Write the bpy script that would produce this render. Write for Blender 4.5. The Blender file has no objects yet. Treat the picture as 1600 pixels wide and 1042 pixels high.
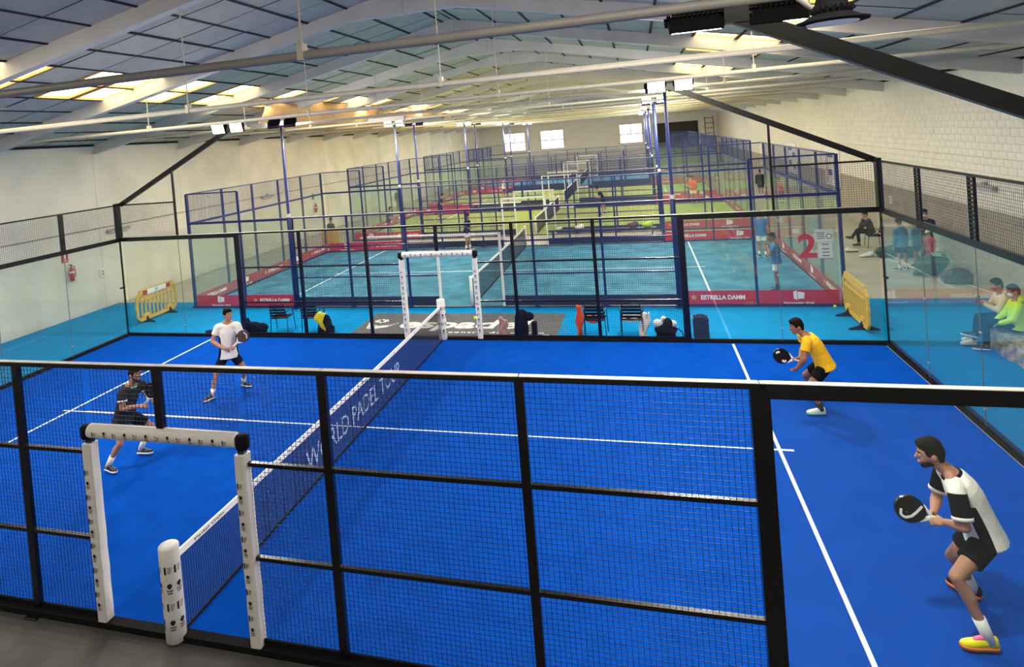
import bpy, bmesh, math, random
import numpy as np
from mathutils import Vector as V, Matrix
random.seed(7); rng = random.Random(11)
sc = bpy.context.scene
COL = sc.collection
PI = math.pi

# ------------------------------------------------------------------ camera
cd = bpy.data.cameras.new('camera'); cam = bpy.data.objects.new('camera', cd); COL.objects.link(cam)
cam.location = (5.1877, -5.7571, 5.2194)
cam.rotation_euler = (1.5473, 0.0813, 0.2886)
cd.sensor_width = 36.0; cd.lens = 1002.99/1600*36.0
cd.shift_x = 0.0646; cd.shift_y = -0.1757
cd.clip_start = 0.05; cd.clip_end = 300
sc.camera = cam

# ------------------------------------------------------------------ light and exposure
sc.view_settings.view_transform = 'Standard'
sc.view_settings.look = 'None'
sc.view_settings.gamma = 1.0
sc.view_settings.use_curve_mapping = False
sc.view_settings.exposure = 0.0
sc.cycles.transparent_max_bounces = 48
sc.cycles.max_bounces = 10
sc.cycles.diffuse_bounces = 5
sc.cycles.sample_clamp_indirect = 8
w = bpy.data.worlds.new('world'); sc.world = w; w.use_nodes = True
w.node_tree.nodes['Background'].inputs[0].default_value = (0.75, 0.82, 0.9, 1)
w.node_tree.nodes['Background'].inputs[1].default_value = 0.6

COURT_PITCH = 13.2
N_COURTS = 5
FLOOD_W, SKY_W = 330.0, 300.0
def area_light(name, loc, target, size, sizey, power, color, spread=170):
    ld = bpy.data.lights.new(name, 'AREA'); ld.shape = 'RECTANGLE'; ld.size = size; ld.size_y = sizey
    ld.energy = power; ld.color = color; ld.spread = math.radians(spread)
    o = bpy.data.objects.new(name, ld); COL.objects.link(o); o.location = loc
    o.rotation_euler = (V(target)-V(loc)).to_track_quat('-Z', 'Y').to_euler()
    return o
# one lamp at the face of each floodlight pair (four pairs round every court)
for k in range(N_COURTS):
    y0 = COURT_PITCH*k
    for sx in (-1, 1):
        for yy, sy in ((y0, 1), (y0+10, -1)):
            area_light('flood_lamp', (6*sx, yy+0.22*sy, 5.92), (4.2*sx, yy+4.6*sy, 0), 0.7, 0.25, FLOOD_W, (1.0, 0.94, 0.82))
# daylight entering through the two rows of translucent roof sheets
for k in range(8):
    for sx in (-1, 1):
        area_light('skylight_daylight', (7.3*sx, -3+k*9.1, 7.0), (7.0*sx, -3+k*9.1, 0), 1.0, 7.0, SKY_W, (1.0, 0.93, 0.80), 180)

# ------------------------------------------------------------------ mesh helpers
class MB:
    def __init__(s): s.v = []; s.f = []; s.mi = []; s.cur = 0
    def add(s, vs, fs):
        o = len(s.v); s.v.extend([tuple(p) for p in vs]); s.f.extend([tuple(i+o for i in f) for f in fs]); s.mi.extend([s.cur]*len(fs)); return s
    def box(s, a, b):
        x0, y0, z0 = a; x1, y1, z1 = b
        return s.add([(x0,y0,z0),(x1,y0,z0),(x1,y1,z0),(x0,y1,z0),(x0,y0,z1),(x1,y0,z1),(x1,y1,z1),(x0,y1,z1)],
                     [(0,3,2,1),(4,5,6,7),(0,1,5,4),(1,2,6,5),(2,3,7,6),(3,0,4,7)])
    def cbox(s, c, d): return s.box([c[i]-d[i]/2 for i in range(3)], [c[i]+d[i]/2 for i in range(3)])
    def bar(s, p, q, wd, ht, up=(0,0,1), caps=True):
        p, q = V(p), V(q); d = (q-p).normalized(); u = V(up)
        sd = d.cross(u)
        if sd.length < 1e-4: sd = d.cross(V((1,0,0)))
        sd.normalize(); u = sd.cross(d).normalized()
        vs = [e+sd*a*wd/2+u*b*ht/2 for e in (p, q) for a, b in ((-1,-1),(1,-1),(1,1),(-1,1))]
        fs = [(0,4,5,1),(1,5,6,2),(2,6,7,3),(3,7,4,0)]
        if caps: fs += [(0,1,2,3),(7,6,5,4)]
        return s.add(vs, fs)
    def prof(s, p, q, pr, n=12):
        """revolve profile [(distance from p, radius)] about the axis p->q"""
        p, q = V(p), V(q); d = (q-p)
        d = d.normalized() if d.length > 1e-6 else V((0,0,1))
        a = d.orthogonal().normalized(); b = d.cross(a)
        vs = []
        for t, r in pr:
            for i in range(n):
                th = 2*PI*i/n; vs.append(p+d*t+(a*math.cos(th)+b*math.sin(th))*r)
        m = len(pr); fs = []
        for j in range(m-1):
            for i in range(n):
                i2 = (i+1) % n; fs.append((j*n+i, j*n+i2, (j+1)*n+i2, (j+1)*n+i))
        fs.append(tuple(range(n-1, -1, -1))); fs.append(tuple((m-1)*n+i for i in range(n)))
        return s.add(vs, fs)
    def tube(s, p, q, r, n=8, r2=None):
        L = (V(q)-V(p)).length
        return s.prof(p, q, [(0, r), (L, r if r2 is None else r2)], n)
    def cone(s, p, q, ra, rb, n=14):
        L = (V(q)-V(p)).length
        pr = [(-ra*math.cos(a), max(ra*math.sin(a), 1e-4)) for a in (0, .5, 1.0, PI/2)]
        pr += [(L+rb*math.sin(a), max(rb*math.cos(a), 1e-4)) for a in (0, .55, 1.05, PI/2)]
        return s.prof(p, q, pr, n)
    def path(s, pts, r, n=8):
        """round tube along a polyline"""
        pts = [V(p) for p in pts]; m = len(pts); vs = []; fs = []; a = None
        for j, p in enumerate(pts):
            d = (pts[min(j+1, m-1)]-pts[max(j-1, 0)]).normalized()
            a = d.orthogonal().normalized() if a is None else (a-d*a.dot(d)).normalized()
            b = d.cross(a)
            vs += [p+(a*math.cos(2*PI*i/n)+b*math.sin(2*PI*i/n))*r for i in range(n)]
        for j in range(m-1):
            for i in range(n):
                i2 = (i+1) % n; fs.append((j*n+i, j*n+i2, (j+1)*n+i2, (j+1)*n+i))
        fs.append(tuple(range(n-1, -1, -1))); fs.append(tuple((m-1)*n+i for i in range(n)))
        return s.add(vs, fs)
    def ell(s, c, ax, n=14, m=9):
        """ellipsoid: ax = three axis vectors"""
        c = V(c); A, B, C = [V(a) for a in ax]; vs = []; fs = []
        for j in range(m):
            ph = PI*(j+0.02)/(m-1+0.04); 
            for i in range(n):
                th = 2*PI*i/n; vs.append(c+(A*math.cos(th)+B*math.sin(th))*math.sin(ph)+C*math.cos(ph))
        for j in range(m-1):
            for i in range(n):
                i2 = (i+1) % n; fs.append((j*n+i, (j+1)*n+i, (j+1)*n+i2, j*n+i2))
        fs.append(tuple(range(n))); fs.append(tuple((m-1)*n+i for i in range(n-1, -1, -1)))
        return s.add(vs, fs)
    def loft(s, rings):
        n = len(rings[0]); vs = [p for r in rings for p in r]; fs = []
        for j in range(len(rings)-1):
            for i in range(n):
                i2 = (i+1) % n; fs.append((j*n+i, j*n+i2, (j+1)*n+i2, (j+1)*n+i))
        fs.append(tuple(range(n-1, -1, -1))); fs.append(tuple((len(rings)-1)*n+i for i in range(n)))
        return s.add(vs, fs)
    def prism(s, poly, fn, a, b):
        """extrude a 2D polygon; fn(u, v, d) -> point"""
        n = len(poly)
        vs = [fn(u, v, a) for u, v in poly]+[fn(u, v, b) for u, v in poly]
        return s.add(vs, [tuple(range(n-1, -1, -1)), tuple(range(n, 2*n))]+[(i, (i+1) % n, n+(i+1) % n, n+i) for i in range(n)])
    def sheet(s, nu, nv, fn, th):
        """a cloth: grid of points fn(u, v) with thickness th along z' = fn normal"""
        P = [[V(fn(i/nu, j/nv)) for j in range(nv+1)] for i in range(nu+1)]
        T = []; Bt = []
        for i in range(nu+1):
            for j in range(nv+1):
                du = P[min(i+1, nu)][j]-P[max(i-1, 0)][j]; dv = P[i][min(j+1, nv)]-P[i][max(j-1, 0)]
                nn = du.cross(dv); nn = nn.normalized() if nn.length > 1e-9 else V((0,0,1))
                T.append(P[i][j]+nn*th/2); Bt.append(P[i][j]-nn*th/2)
        n = len(T); W = nv+1; fs = []
        for i in range(nu):
            for j in range(nv):
                a = i*W+j; fs.append((a, a+W, a+W+1, a+1)); fs.append((n+a, n+a+1, n+a+W+1, n+a+W))
        edge = [i*W for i in range(nu)]+[nu*W+j for j in range(nv)]+[i*W+nv for i in range(nu, 0, -1)]+[j for j in range(nv, 0, -1)]
        for q in range(len(edge)):
            a, b = edge[q], edge[(q+1) % len(edge)]; fs.append((a, n+a, n+b, b))
        return s.add(T+Bt, fs)
    def mesh(s, name, mat, smooth=False):
        me = bpy.data.meshes.new(name); me.from_pydata([tuple(p) for p in s.v], [], s.f)
        for m in (mat if isinstance(mat, (list, tuple)) else [mat]): me.materials.append(m)
        if any(s.mi): me.polygons.foreach_set('material_index', s.mi)
        if smooth: me.polygons.foreach_set('use_smooth', [True]*len(me.polygons))
        me.update(); return me

def ob(name, data, parent=None, loc=(0,0,0), rot=(0,0,0), **props):
    o = bpy.data.objects.new(name, data); COL.objects.link(o)
    o.location = loc; o.rotation_euler = rot
    if parent is not None: o.parent = parent
    for k, v in props.items(): o[k] = v
    return o
def thing(name, label, cat, loc=(0,0,0), rz=0, group=None, kind=None):
    o = ob(name, None, None, loc, (0,0,rz), label=label, category=cat)
    o.empty_display_size = 0.2
    if group: o['group'] = group
    if kind: o['kind'] = kind
    return o
def kids(o): return list(o.children)
def dup(root, loc=None, rz=None, label=None, group=None):
    r = root.copy(); COL.objects.link(r)
    if loc is not None: r.location = loc
    if rz is not None: r.rotation_euler = (0,0,rz)
    if label: r['label'] = label
    if group: r['group'] = group
    for ch in kids(root):
        c = ch.copy(); COL.objects.link(c); c.parent = r
        for g in kids(ch):
            d = g.copy(); COL.objects.link(d); d.parent = c
    return r
CACHE = {}
def cached(key, fn):
    if key not in CACHE: CACHE[key] = fn()
    return CACHE[key]

# lettering: a font curve turned into flat mesh data once per word
TXT = {}
def text_geo(word, bold=0.0, shear=0.0, space=1.0):
    k = (word, bold, shear, space)
    if k not in TXT:
        cu = bpy.data.curves.new('lettering', 'FONT'); cu.body = word; cu.size = 1.0; cu.offset = bold; cu.shear = shear
        cu.space_character = space; cu.align_x = 'CENTER'; cu.align_y = 'CENTER'; cu.resolution_u = 3
        o = bpy.data.objects.new('lettering', cu); COL.objects.link(o)
        dg = bpy.context.evaluated_depsgraph_get(); me = bpy.data.meshes.new_from_object(o.evaluated_get(dg))
        TXT[k] = ([tuple(v.co) for v in me.vertices], [tuple(p.vertices) for p in me.polygons])
        bpy.data.objects.remove(o); bpy.data.curves.remove(cu); bpy.data.meshes.remove(me)
    return TXT[k]
def add_text(mb, word, fn, width=None, height=None, c=(0,0), bold=0.0, shear=0.0, space=1.0):
    """place a word with its box centred on c in the (u, v) plane that fn maps to space"""
    vs, fs = text_geo(word, bold, shear, space)
    xs = [p[0] for p in vs]; ys = [p[1] for p in vs]
    wx = max(xs)-min(xs); hy = max(ys)-min(ys)
    su = (width/wx) if width else height/hy
    sv = (height/hy) if height else su
    mx, my = (max(xs)+min(xs))/2, (max(ys)+min(ys))/2
    mb.add([fn(c[0]+(p[0]-mx)*su, c[1]+(p[1]-my)*sv) for p in vs], fs)

# ------------------------------------------------------------------ materials
def nt(m): return m.node_tree.nodes, m.node_tree.links
def mat(name, col, rough=0.6, metal=0.0, var=0.0, scale=6.0, bump=0.0, bscale=60.0, spec=0.5, coat=0.0, sheen=0.0, detail=4.0):
    m = bpy.data.materials.new(name); m.use_nodes = True; N, L = nt(m)
    b = N['Principled BSDF']; b.inputs['Roughness'].default_value = rough; b.inputs['Metallic'].default_value = metal
    b.inputs['Specular IOR Level'].default_value = spec
    if coat: b.inputs['Coat Weight'].default_value = coat
    if sheen: b.inputs['Sheen Weight'].default_value = sheen
    b.inputs['Base Color'].default_value = (*col, 1)
    tc = N.new('ShaderNodeTexCoord')
    n = N.new('ShaderNodeTexNoise'); n.inputs['Scale'].default_value = scale; n.inputs['Detail'].default_value = detail
    L.new(tc.outputs['Object'], n.inputs['Vector'])
    r = N.new('ShaderNodeMapRange'); r.inputs['From Min'].default_value = 0.3; r.inputs['From Max'].default_value = 0.7
    r.inputs['To Min'].default_value = 1-max(var, .02); r.inputs['To Max'].default_value = 1+max(var, .02)
    L.new(n.outputs['Fac'], r.inputs['Value'])
    mx = N.new('ShaderNodeVectorMath'); mx.operation = 'SCALE'; mx.inputs[0].default_value = col
    L.new(r.outputs[0], mx.inputs['Scale']); L.new(mx.outputs[0], b.inputs['Base Color'])
    if bump:
        n2 = N.new('ShaderNodeTexNoise'); n2.inputs['Scale'].default_value = bscale; n2.inputs['Detail'].default_value = 3
        L.new(tc.outputs['Object'], n2.inputs['Vector'])
        bp = N.new('ShaderNodeBump'); bp.inputs['Strength'].default_value = bump; bp.inputs['Distance'].default_value = 0.02
        L.new(n2.outputs['Fac'], bp.inputs['Height']); L.new(bp.outputs[0], b.inputs['Normal'])
    return m
def emit(name, col, strength):
    m = bpy.data.materials.new(name); m.use_nodes = True; N, L = nt(m); N.clear()
    e = N.new('ShaderNodeEmission'); e.inputs[0].default_value = (*col, 1); e.inputs[1].default_value = strength
    o = N.new('ShaderNodeOutputMaterial'); L.new(e.outputs[0], o.inputs[0]); return m
def glass(name, tint, refl=1.0, haze=0.0):
    m = bpy.data.materials.new(name); m.use_nodes = True; N, L = nt(m); N.clear()
    o = N.new('ShaderNodeOutputMaterial'); t = N.new('ShaderNodeBsdfTransparent'); t.inputs[0].default_value = (*tint, 1)
    g = N.new('ShaderNodeBsdfGlossy'); g.inputs['Roughness'].default_value = 0.015; g.inputs[0].default_value = (1,1,1,1)
    lw = N.new('ShaderNodeLayerWeight'); lw.inputs['Blend'].default_value = 0.5
    p = N.new('ShaderNodeMath'); p.operation = 'POWER'; p.inputs[1].default_value = 5.0; L.new(lw.outputs['Facing'], p.inputs[0])
    a = N.new('ShaderNodeMath'); a.operation = 'MULTIPLY_ADD'; a.inputs[1].default_value = 0.9*refl; a.inputs[2].default_value = 0.035*refl
    L.new(p.outputs[0], a.inputs[0])
    mx = N.new('ShaderNodeMixShader'); L.new(a.outputs[0], mx.inputs[0]); L.new(g.outputs[0], mx.inputs[2])
    if haze:
        d = N.new('ShaderNodeBsdfDiffuse'); d.inputs[0].default_value = (0.75, 0.85, 0.82, 1)
        mh = N.new('ShaderNodeMixShader'); mh.inputs[0].default_value = haze
        L.new(t.outputs[0], mh.inputs[1]); L.new(d.outputs[0], mh.inputs[2]); L.new(mh.outputs[0], mx.inputs[1])
    else: L.new(t.outputs[0], mx.inputs[1])
    L.new(mx.outputs[0], o.inputs[0]); return m

M = dict(
    turf_blue=mat('blue_turf', (0.0005, 0.060, 0.40), 0.95, var=0.10, scale=3.0, bump=0.35, bscale=420, spec=0.03),
    turf_teal=mat('teal_turf', (0.065, 0.215, 0.31), 0.95, var=0.34, scale=1.3, bump=0.3, bscale=300, spec=0.05, detail=10),
    turf_green=mat('green_turf', (0.33, 0.38, 0.075), 0.95, var=0.12, scale=2.5, bump=0.3, bscale=300, spec=0.2),
    turf_far=mat('far_blue_turf', (0.09, 0.26, 0.44), 0.85, var=0.1, scale=2.5, spec=0.2),
    line=mat('white_line', (0.85, 0.86, 0.87), 0.8, var=0.04, scale=20, bump=0.2, bscale=300),
    carpet=mat('cyan_carpet', (0.001, 0.25, 0.58), 0.95, var=0.08, scale=2.2, bump=0.2, bscale=260, spec=0.03),
    mat_grey=mat('grey_mat', (0.105, 0.105, 0.11), 0.75, var=0.12, scale=4, bump=0.2, bscale=220, spec=0.25),
    rubber=mat('dark_grey_floor', (0.065, 0.062, 0.060), 0.7, var=0.3, scale=1.8, bump=0.15, bscale=120, spec=0.3, detail=9),
    concrete=mat('beige_concrete', (0.46, 0.42, 0.33), 0.7, var=0.12, scale=1.3, bump=0.1, bscale=40, detail=8),
    wall=mat('white_rough_wall', (0.76, 0.72, 0.62), 0.9, var=0.10, scale=0.8, bump=0.5, bscale=14, spec=0.15, detail=10),
    wall_grey=mat('grey_painted_block', (0.40, 0.36, 0.29), 0.85, var=0.08, scale=2, bump=0.3, bscale=30, spec=0.2),
    block=mat('white_painted_block', (0.78, 0.74, 0.65), 0.85, var=0.07, scale=3, bump=0.35, bscale=30, spec=0.2, detail=8),
    mortar=mat('white_mortar', (0.62, 0.575, 0.50), 0.95, var=0.05),
    plaster=mat('white_plaster', (0.72, 0.70, 0.64), 0.9, var=0.05, scale=1.2, bump=0.15, bscale=20),
    panel=mat('roof_panel', (0.49, 0.47, 0.40), 0.85, var=0.09, scale=2.5, bump=0.25, bscale=26, spec=0.2, detail=9),
    panel_edge=mat('dark_panel_edge', (0.035, 0.034, 0.033), 0.9),
    deck=mat('dark_roof_gap', (0.018, 0.016, 0.015), 0.9),
    beam=mat('white_concrete_beam', (0.54, 0.52, 0.50), 0.8, var=0.07, scale=1.5, bump=0.15, bscale=25, detail=8),
    rod=mat('cream_painted_tube', (0.66, 0.60, 0.48), 0.5, var=0.05, scale=8),
    grey_steel=mat('grey_steel', (0.36, 0.34, 0.32), 0.5, metal=0.1, var=0.06),
    black=mat('black_powdercoat', (0.006, 0.006, 0.007), 0.27, var=0.1, scale=12, bump=0.05, bscale=200),
    black_matt=mat('black_matt', (0.007, 0.007, 0.008), 0.8, var=0.15, spec=0.15),
    cap=mat('pale_sheen_strip', (0.44, 0.41, 0.37), 0.5, var=0.15, scale=5, spec=0.4),  # pale colour standing in for bright reflection along the rail tops
    wire=mat('black_wire', (0.008, 0.016, 0.07), 0.5, metal=0.2),
    wire_blue=mat('blue_wire', (0.03, 0.05, 0.14), 0.5, metal=0.2),
    navy=mat('blue_powdercoat', (0.010, 0.023, 0.135), 0.35, var=0.06, scale=10),
    navy_dark=mat('navy_board', (0.012, 0.020, 0.060), 0.5, var=0.08),
    pad=mat('white_vinyl_pad', (0.83, 0.80, 0.78), 0.5, var=0.03, scale=5, bump=0.12, bscale=9),
    ink=mat('black_print', (0.02, 0.02, 0.022), 0.6),
    ink_grey=mat('grey_print', (0.22, 0.22, 0.23), 0.6),
    white_print=mat('white_print', (0.88, 0.87, 0.85), 0.6),
    net=mat('black_net_cord', (0.008, 0.010, 0.022), 0.7),
    net_print=mat('pale_net_print', (0.36, 0.42, 0.58), 0.7, var=0.1, scale=30),
    banner=mat('red_banner', (0.62, 0.022, 0.045), 0.5, var=0.06, scale=2),
    banner_dull=mat('dull_red_banner', (0.38, 0.06, 0.05), 0.55, var=0.06, scale=2),
    gold=mat('gold_print', (0.70, 0.36, 0.12), 0.5),
    red_print=mat('red_print', (0.66, 0.02, 0.07), 0.5),
    paper=mat('white_paper', (0.82, 0.80, 0.78), 0.7, var=0.02),
    yellow=mat('yellow_plastic', (0.80, 0.46, 0.035), 0.45, var=0.05, scale=4),
    red=mat('red_enamel', (0.50, 0.018, 0.015), 0.3, coat=0.3),
    red_fabric=mat('red_fabric', (0.55, 0.03, 0.04), 0.85, var=0.12, scale=15),
    wood_tan=mat('tan_sheet', (0.64, 0.36, 0.15), 0.8, var=0.14, scale=1.0, bump=0.2, bscale=4, detail=8),
    sky=emit('daylit_sheet', (1.0, 0.87, 0.50), 6.0),
    reveal=mat('orange_reveal', (0.66, 0.36, 0.13), 0.85, var=0.1),
    window=emit('daylit_window', (1.0, 0.98, 0.95), 3.2),
    lamp=emit('lit_floodlight', (1.0, 0.97, 0.90), 60.0),
    lens=mat('unlit_lens', (0.62, 0.64, 0.66), 0.2),
    led=emit('highbay_glow', (0.55, 0.62, 0.9), 0.35),
    edge=mat('glass_edge', (0.10, 0.13, 0.12), 0.4),
    glass1=glass('clear_glass', (0.93, 0.965, 0.955), 1.0, 0.016),
    glass2=glass('green_glass', (0.905, 0.935, 0.92), 0.7, 0.03),
    stone=mat('rough_stone', (0.40, 0.34, 0.26), 0.95, var=0.45, scale=7, bump=0.9, bscale=22, detail=12, spec=0.1),
    skin=mat('skin', (0.42, 0.205, 0.13), 0.55, var=0.06, scale=14, spec=0.35),
    skin_dark=mat('tanned_skin', (0.30, 0.135, 0.075), 0.55, var=0.06, scale=14, spec=0.35),
    hair=mat('dark_hair', (0.006, 0.0045, 0.004), 0.75, spec=0.12, var=0.3, scale=60, bump=0.5, bscale=110),
    white_cloth=mat('white_sport_cloth', (0.80, 0.77, 0.72), 0.85, var=0.05, scale=9, bump=0.35, bscale=16, sheen=0.1),
    black_cloth=mat('black_sport_cloth', (0.006, 0.0065, 0.0075), 0.9, spec=0.1, var=0.2, scale=9, bump=0.35, bscale=16),
    navy_cloth=mat('navy_cloth', (0.007, 0.012, 0.028), 0.9, spec=0.1, var=0.15, scale=9, bump=0.35, bscale=16),
    grey_cloth=mat('charcoal_cloth', (0.026, 0.029, 0.028), 0.9, spec=0.1, var=0.2, scale=9, bump=0.35, bscale=16),
    yellow_cloth=mat('yellow_sport_cloth', (0.86, 0.46, 0.006), 0.85, var=0.06, scale=9, bump=0.35, bscale=16),
    neon=mat('neon_yellow_cloth', (0.60, 0.90, 0.010), 0.8, var=0.06, scale=9, bump=0.35, bscale=16),
    cream_cloth=mat('cream_cloth', (0.72, 0.62, 0.44), 0.9, var=0.06, scale=9, bump=0.4, bscale=16),
    blue_cloth=mat('blue_cloth', (0.030, 0.16, 0.40), 0.85, var=0.1, scale=9, bump=0.35, bscale=16),
    teal_cloth=mat('teal_blue_cloth', (0.045, 0.24, 0.42), 0.85, var=0.1, scale=9, bump=0.35, bscale=16),
    orange_cloth=mat('orange_cloth', (0.90, 0.10, 0.02), 0.85, var=0.08, scale=9, bump=0.35, bscale=16),
    towel_yellow=mat('yellow_towel', (0.80, 0.68, 0.01), 0.95, var=0.08, scale=20, bump=0.6, bscale=60),
    pink_towel=mat('pink_towel', (0.70, 0.42, 0.42), 0.95, var=0.08, scale=20, bump=0.6, bscale=60),
    green_bag=mat('green_nylon', (0.010, 0.075, 0.060), 0.6, var=0.12, scale=8, bump=0.3, bscale=20),
    mint=mat('mint_print', (0.20, 0.62, 0.48), 0.6),
    brown_bag=mat('brown_nylon', (0.075, 0.042, 0.036), 0.6, var=0.15, scale=8, bump=0.3, bscale=20),
    lime=mat('lime_trim', (0.52, 0.80, 0.02), 0.5),
    shoe_yellow=mat('yellow_shoe', (0.88, 0.78, 0.0), 0.5, var=0.03),
    shoe_pink=mat('pink_shoe', (0.85, 0.12, 0.30), 0.5),
    shoe_orange=mat('orange_sole', (0.90, 0.20, 0.03), 0.5),
    shoe_white=mat('white_shoe', (0.82, 0.82, 0.78), 0.5, var=0.03),
    shoe_black=mat('black_shoe', (0.013, 0.013, 0.014), 0.5, var=0.1),
    ball=mat('ball_felt', (0.62, 0.86, 0.04), 0.9, var=0.08, scale=40, bump=0.4, bscale=150),
    eye=mat('eye_white', (0.75, 0.73, 0.70), 0.3), iris=mat('iris', (0.03, 0.018, 0.01), 0.25),
    lip=mat('lips', (0.36, 0.13, 0.10), 0.5),
    plastic_clear=glass('clear_plastic', (0.85, 0.90, 0.93), 1.2, 0.10),
    mask_white=mat('white_face_mask', (0.78, 0.78, 0.76), 0.8), mask_red=mat('red_face_mask', (0.55, 0.06, 0.07), 0.8),
    dark_door=mat('dark_opening', (0.030, 0.028, 0.024), 0.8), rust=mat('rusty_steel', (0.20, 0.10, 0.05), 0.7, var=0.2),
    blue_print=mat('blue_print', (0.06, 0.12, 0.42), 0.6),
)
# ------------------------------------------------------------------ the hall
XL, XR, YB, YF = -14.1, 14.3, -9.0, 75.0
EAVE, RIDGE, SLOPE = 6.05, 8.9, 0.1986
def struct(name, me, label, cat, loc=(0,0,0), parent=None, **k):
    o = ob(name, me, parent, loc, kind='structure')
    if parent is None: o['label'] = label; o['category'] = cat
    for a, b in k.items(): o[a] = b
    return o
def roofz(x): return RIDGE-SLOPE*abs(x)

struct('floor', MB().box((XL-.2, YB, -.3), (XR+.2, YF, -.006)).mesh('floor', M['concrete']), 'bare beige concrete floor of the sports hall', 'floor')
struct('floor_carpet', MB().box((XL, 10.16, -.005), (XR, 13.86, .0)).box((XL, -.02, -.005), (-10.16, 10.16, .0)).box((10.16, -.02, -.005), (XR, 10.16, .0)).mesh('carpet', M['carpet']),
       'cyan carpet laid all round the blue court', 'carpet')
struct('floor_rubber', MB().box((XL, YB, -.005), (XR, -.12, .0)).mesh('rubber', M['rubber']), 'worn dark grey rubber floor in front of the near fence', 'floor')
# left wall: rough blockwork, a conduit and pilaster lines
wl = struct('wall_left', MB().box((XL-.25, YB, -.3), (XL, YF, 6.1)).mesh('wall', M['wall']), 'long rough white wall on the fire extinguisher side', 'wall')
mb = MB()
for z in (5.25, 4.3, 3.35): mb.box((XL-.01, YB, z-.012), (XL+.006, YF, z+.012))
struct('joint', mb.mesh('joint', M['plaster']), None, None, parent=wl)
mb = MB()
for y in np.arange(4.3, 74, 4.55): mb.box((XL-.02, y-.14, 0), (XL+.012, y+.14, 5.95))
struct('pilaster', mb.mesh('pilaster', M['wall']), None, None, parent=wl)
struct('conduit', MB().path([(XL+.03, -5, 3.05), (XL+.03, 14, 2.95), (XL+.03, 40, 2.9), (XL+.03, 74, 2.9)], .018, 6).mesh('conduit', M['grey_steel'], True), None, None, parent=wl)
struct('trim', MB().box((XL-.02, YB, 5.84), (XL+.06, YF, 5.98)).mesh('trim', M['plaster']), None, None, parent=wl)
struct('eave_gap', MB().box((XL-.02, YB, 5.98), (XL+.09, YF, 6.06)).mesh('gap', M['deck']), None, None, parent=wl)
# right wall: painted blocks, grey below, plaster band above
wr = struct('wall_right', MB().box((XR, YB, -.3), (XR+.25, YF, 6.15)).mesh('wall', M['mortar']), 'long white block wall with a grey painted lower half', 'wall')
struct('eave_gap', MB().box((XR-.06, YB, 6.0), (XR+.02, YF, 6.07)).mesh('gap', M['deck']), None, None, parent=wr)
struct('plaster_band', MB().box((XR-.03, YB, 5.34), (XR+.02, YF, 6.1)).mesh('band', M['plaster']), None, None, parent=wr)
def block_me(L, m): return cached(('block', round(L, 2), m), lambda: MB().box((-.022, .005, .004), (.02, L-.005, .202)).mesh('block', M[m]))
far_w, far_g = MB(), MB(); nb = 0
for r in range(26):
    z = .0+r*.2055; y = 4.0-(.2 if r % 2 else 0)
    while y < 46:
        white = z > 2.0
        d = rng.uniform(-.0012, .0012)
        if white and 10.4 < y < 17.8 and nb < 300:
            struct('block', block_me(.4, 'block'), None, None, (XR+d, y, z), wr); nb += 1
        else:
            (far_w if white else far_g).box((XR-.022+d, y+.005, z+.004), (XR+.02, y+.395, z+.202))
        y += .4
struct('blockwork', far_w.mesh('blockwork', M['block']), None, None, parent=wr, kind='stuff')
struct('grey_blockwork', far_g.mesh('blockwork', M['wall_grey']), None, None, parent=wr, kind='stuff')
struct('far_facing', MB().box((XR-.022, 46.2, 2.06), (XR+.02, YF, 5.34)).mesh('facing', M['block']), None, None, parent=wr)
struct('far_grey_facing', MB().box((XR-.022, 46.2, 0), (XR+.02, YF, 2.06)).mesh('facing', M['wall_grey']), None, None, parent=wr)
# gable walls
def gable(name, y0, y1, m, label):
    poly = [(XL-.25, -.3), (XR+.25, -.3), (XR+.25, roofz(XR)), (0, RIDGE+.02), (XL-.25, roofz(XL))]
    return struct(name, MB().prism(poly, lambda u, v, d: (u, d, v), y0, y1).mesh(name, M[m]), label, 'wall')
gable('wall_back', YB-.25, YB, 'plaster', 'pale gable wall behind the camera')
wf = gable('wall_front', YF, YF+.25, 'plaster', 'pale far gable wall with three bright windows')
for n, (x0, x1, z0, z1) in enumerate([(-11.15, -8.35, 2.87, 5.16), (-6.4, -3.53, 2.86, 5.18), (3.19, 5.85, 2.86, 5.17)], 1):
    fr = MB(); y = YF-.05
    for a, b in ((x0-.06, x0+.06), (x1-.06, x1+.06)): fr.box((a, y, z0), (b, YF, z1))
    zm = z0+.47*(z1-z0)
    for a in (z0, zm, z1): fr.box((x0-.06, y, a-.06), (x1+.06, YF, a+.06))
    xm = (x0+x1)/2; fr.box((xm-.05, y, zm), (xm+.05, YF, z1))
    wo = struct('window_%d' % n, fr.mesh('window_frame', M['plaster']), ['far gable window at the left end, brightest and partly behind masts', 'middle far gable window of four bright panes', 'far gable window beside the right-hand floodlight masts'][n-1], 'window')
    for a, b, c, d in ((x0, x1, z0, zm), (x0, xm, zm, z1), (xm, x1, zm, z1)):
        struct('pane', MB().box((a+.05, YF-.03, c+.05), (b-.05, YF-.01, d-.05)).mesh('pane', M['window']), None, None, parent=wo)
struct('door_1', MB().box((7.1, YF-.12, 0), (12.1, YF-.01, 4.95)).mesh('door', M['dark_door']), 'big dark doorway in the far right corner', 'door')
# rusty lattice ladder by the far corner
t = thing('wall_ladder', 'rusty steel lattice standing in the far right corner by the dark doorway', 'ladder', (13.2, 73.5, 0))
for dx in (-.45, .45): ob('stile', cached('lst', lambda: MB().box((-.05, -.05, 0), (.05, .05, 5.3)).mesh('stile', M['rust'])), t, (dx, 0, 0))
for i in range(9): ob('rung', cached('lrg', lambda: MB().box((-.45, -.04, -.04), (.45, .04, .04)).mesh('rung', M['rust'])), t, (0, 0, .5+i*.58))

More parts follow.
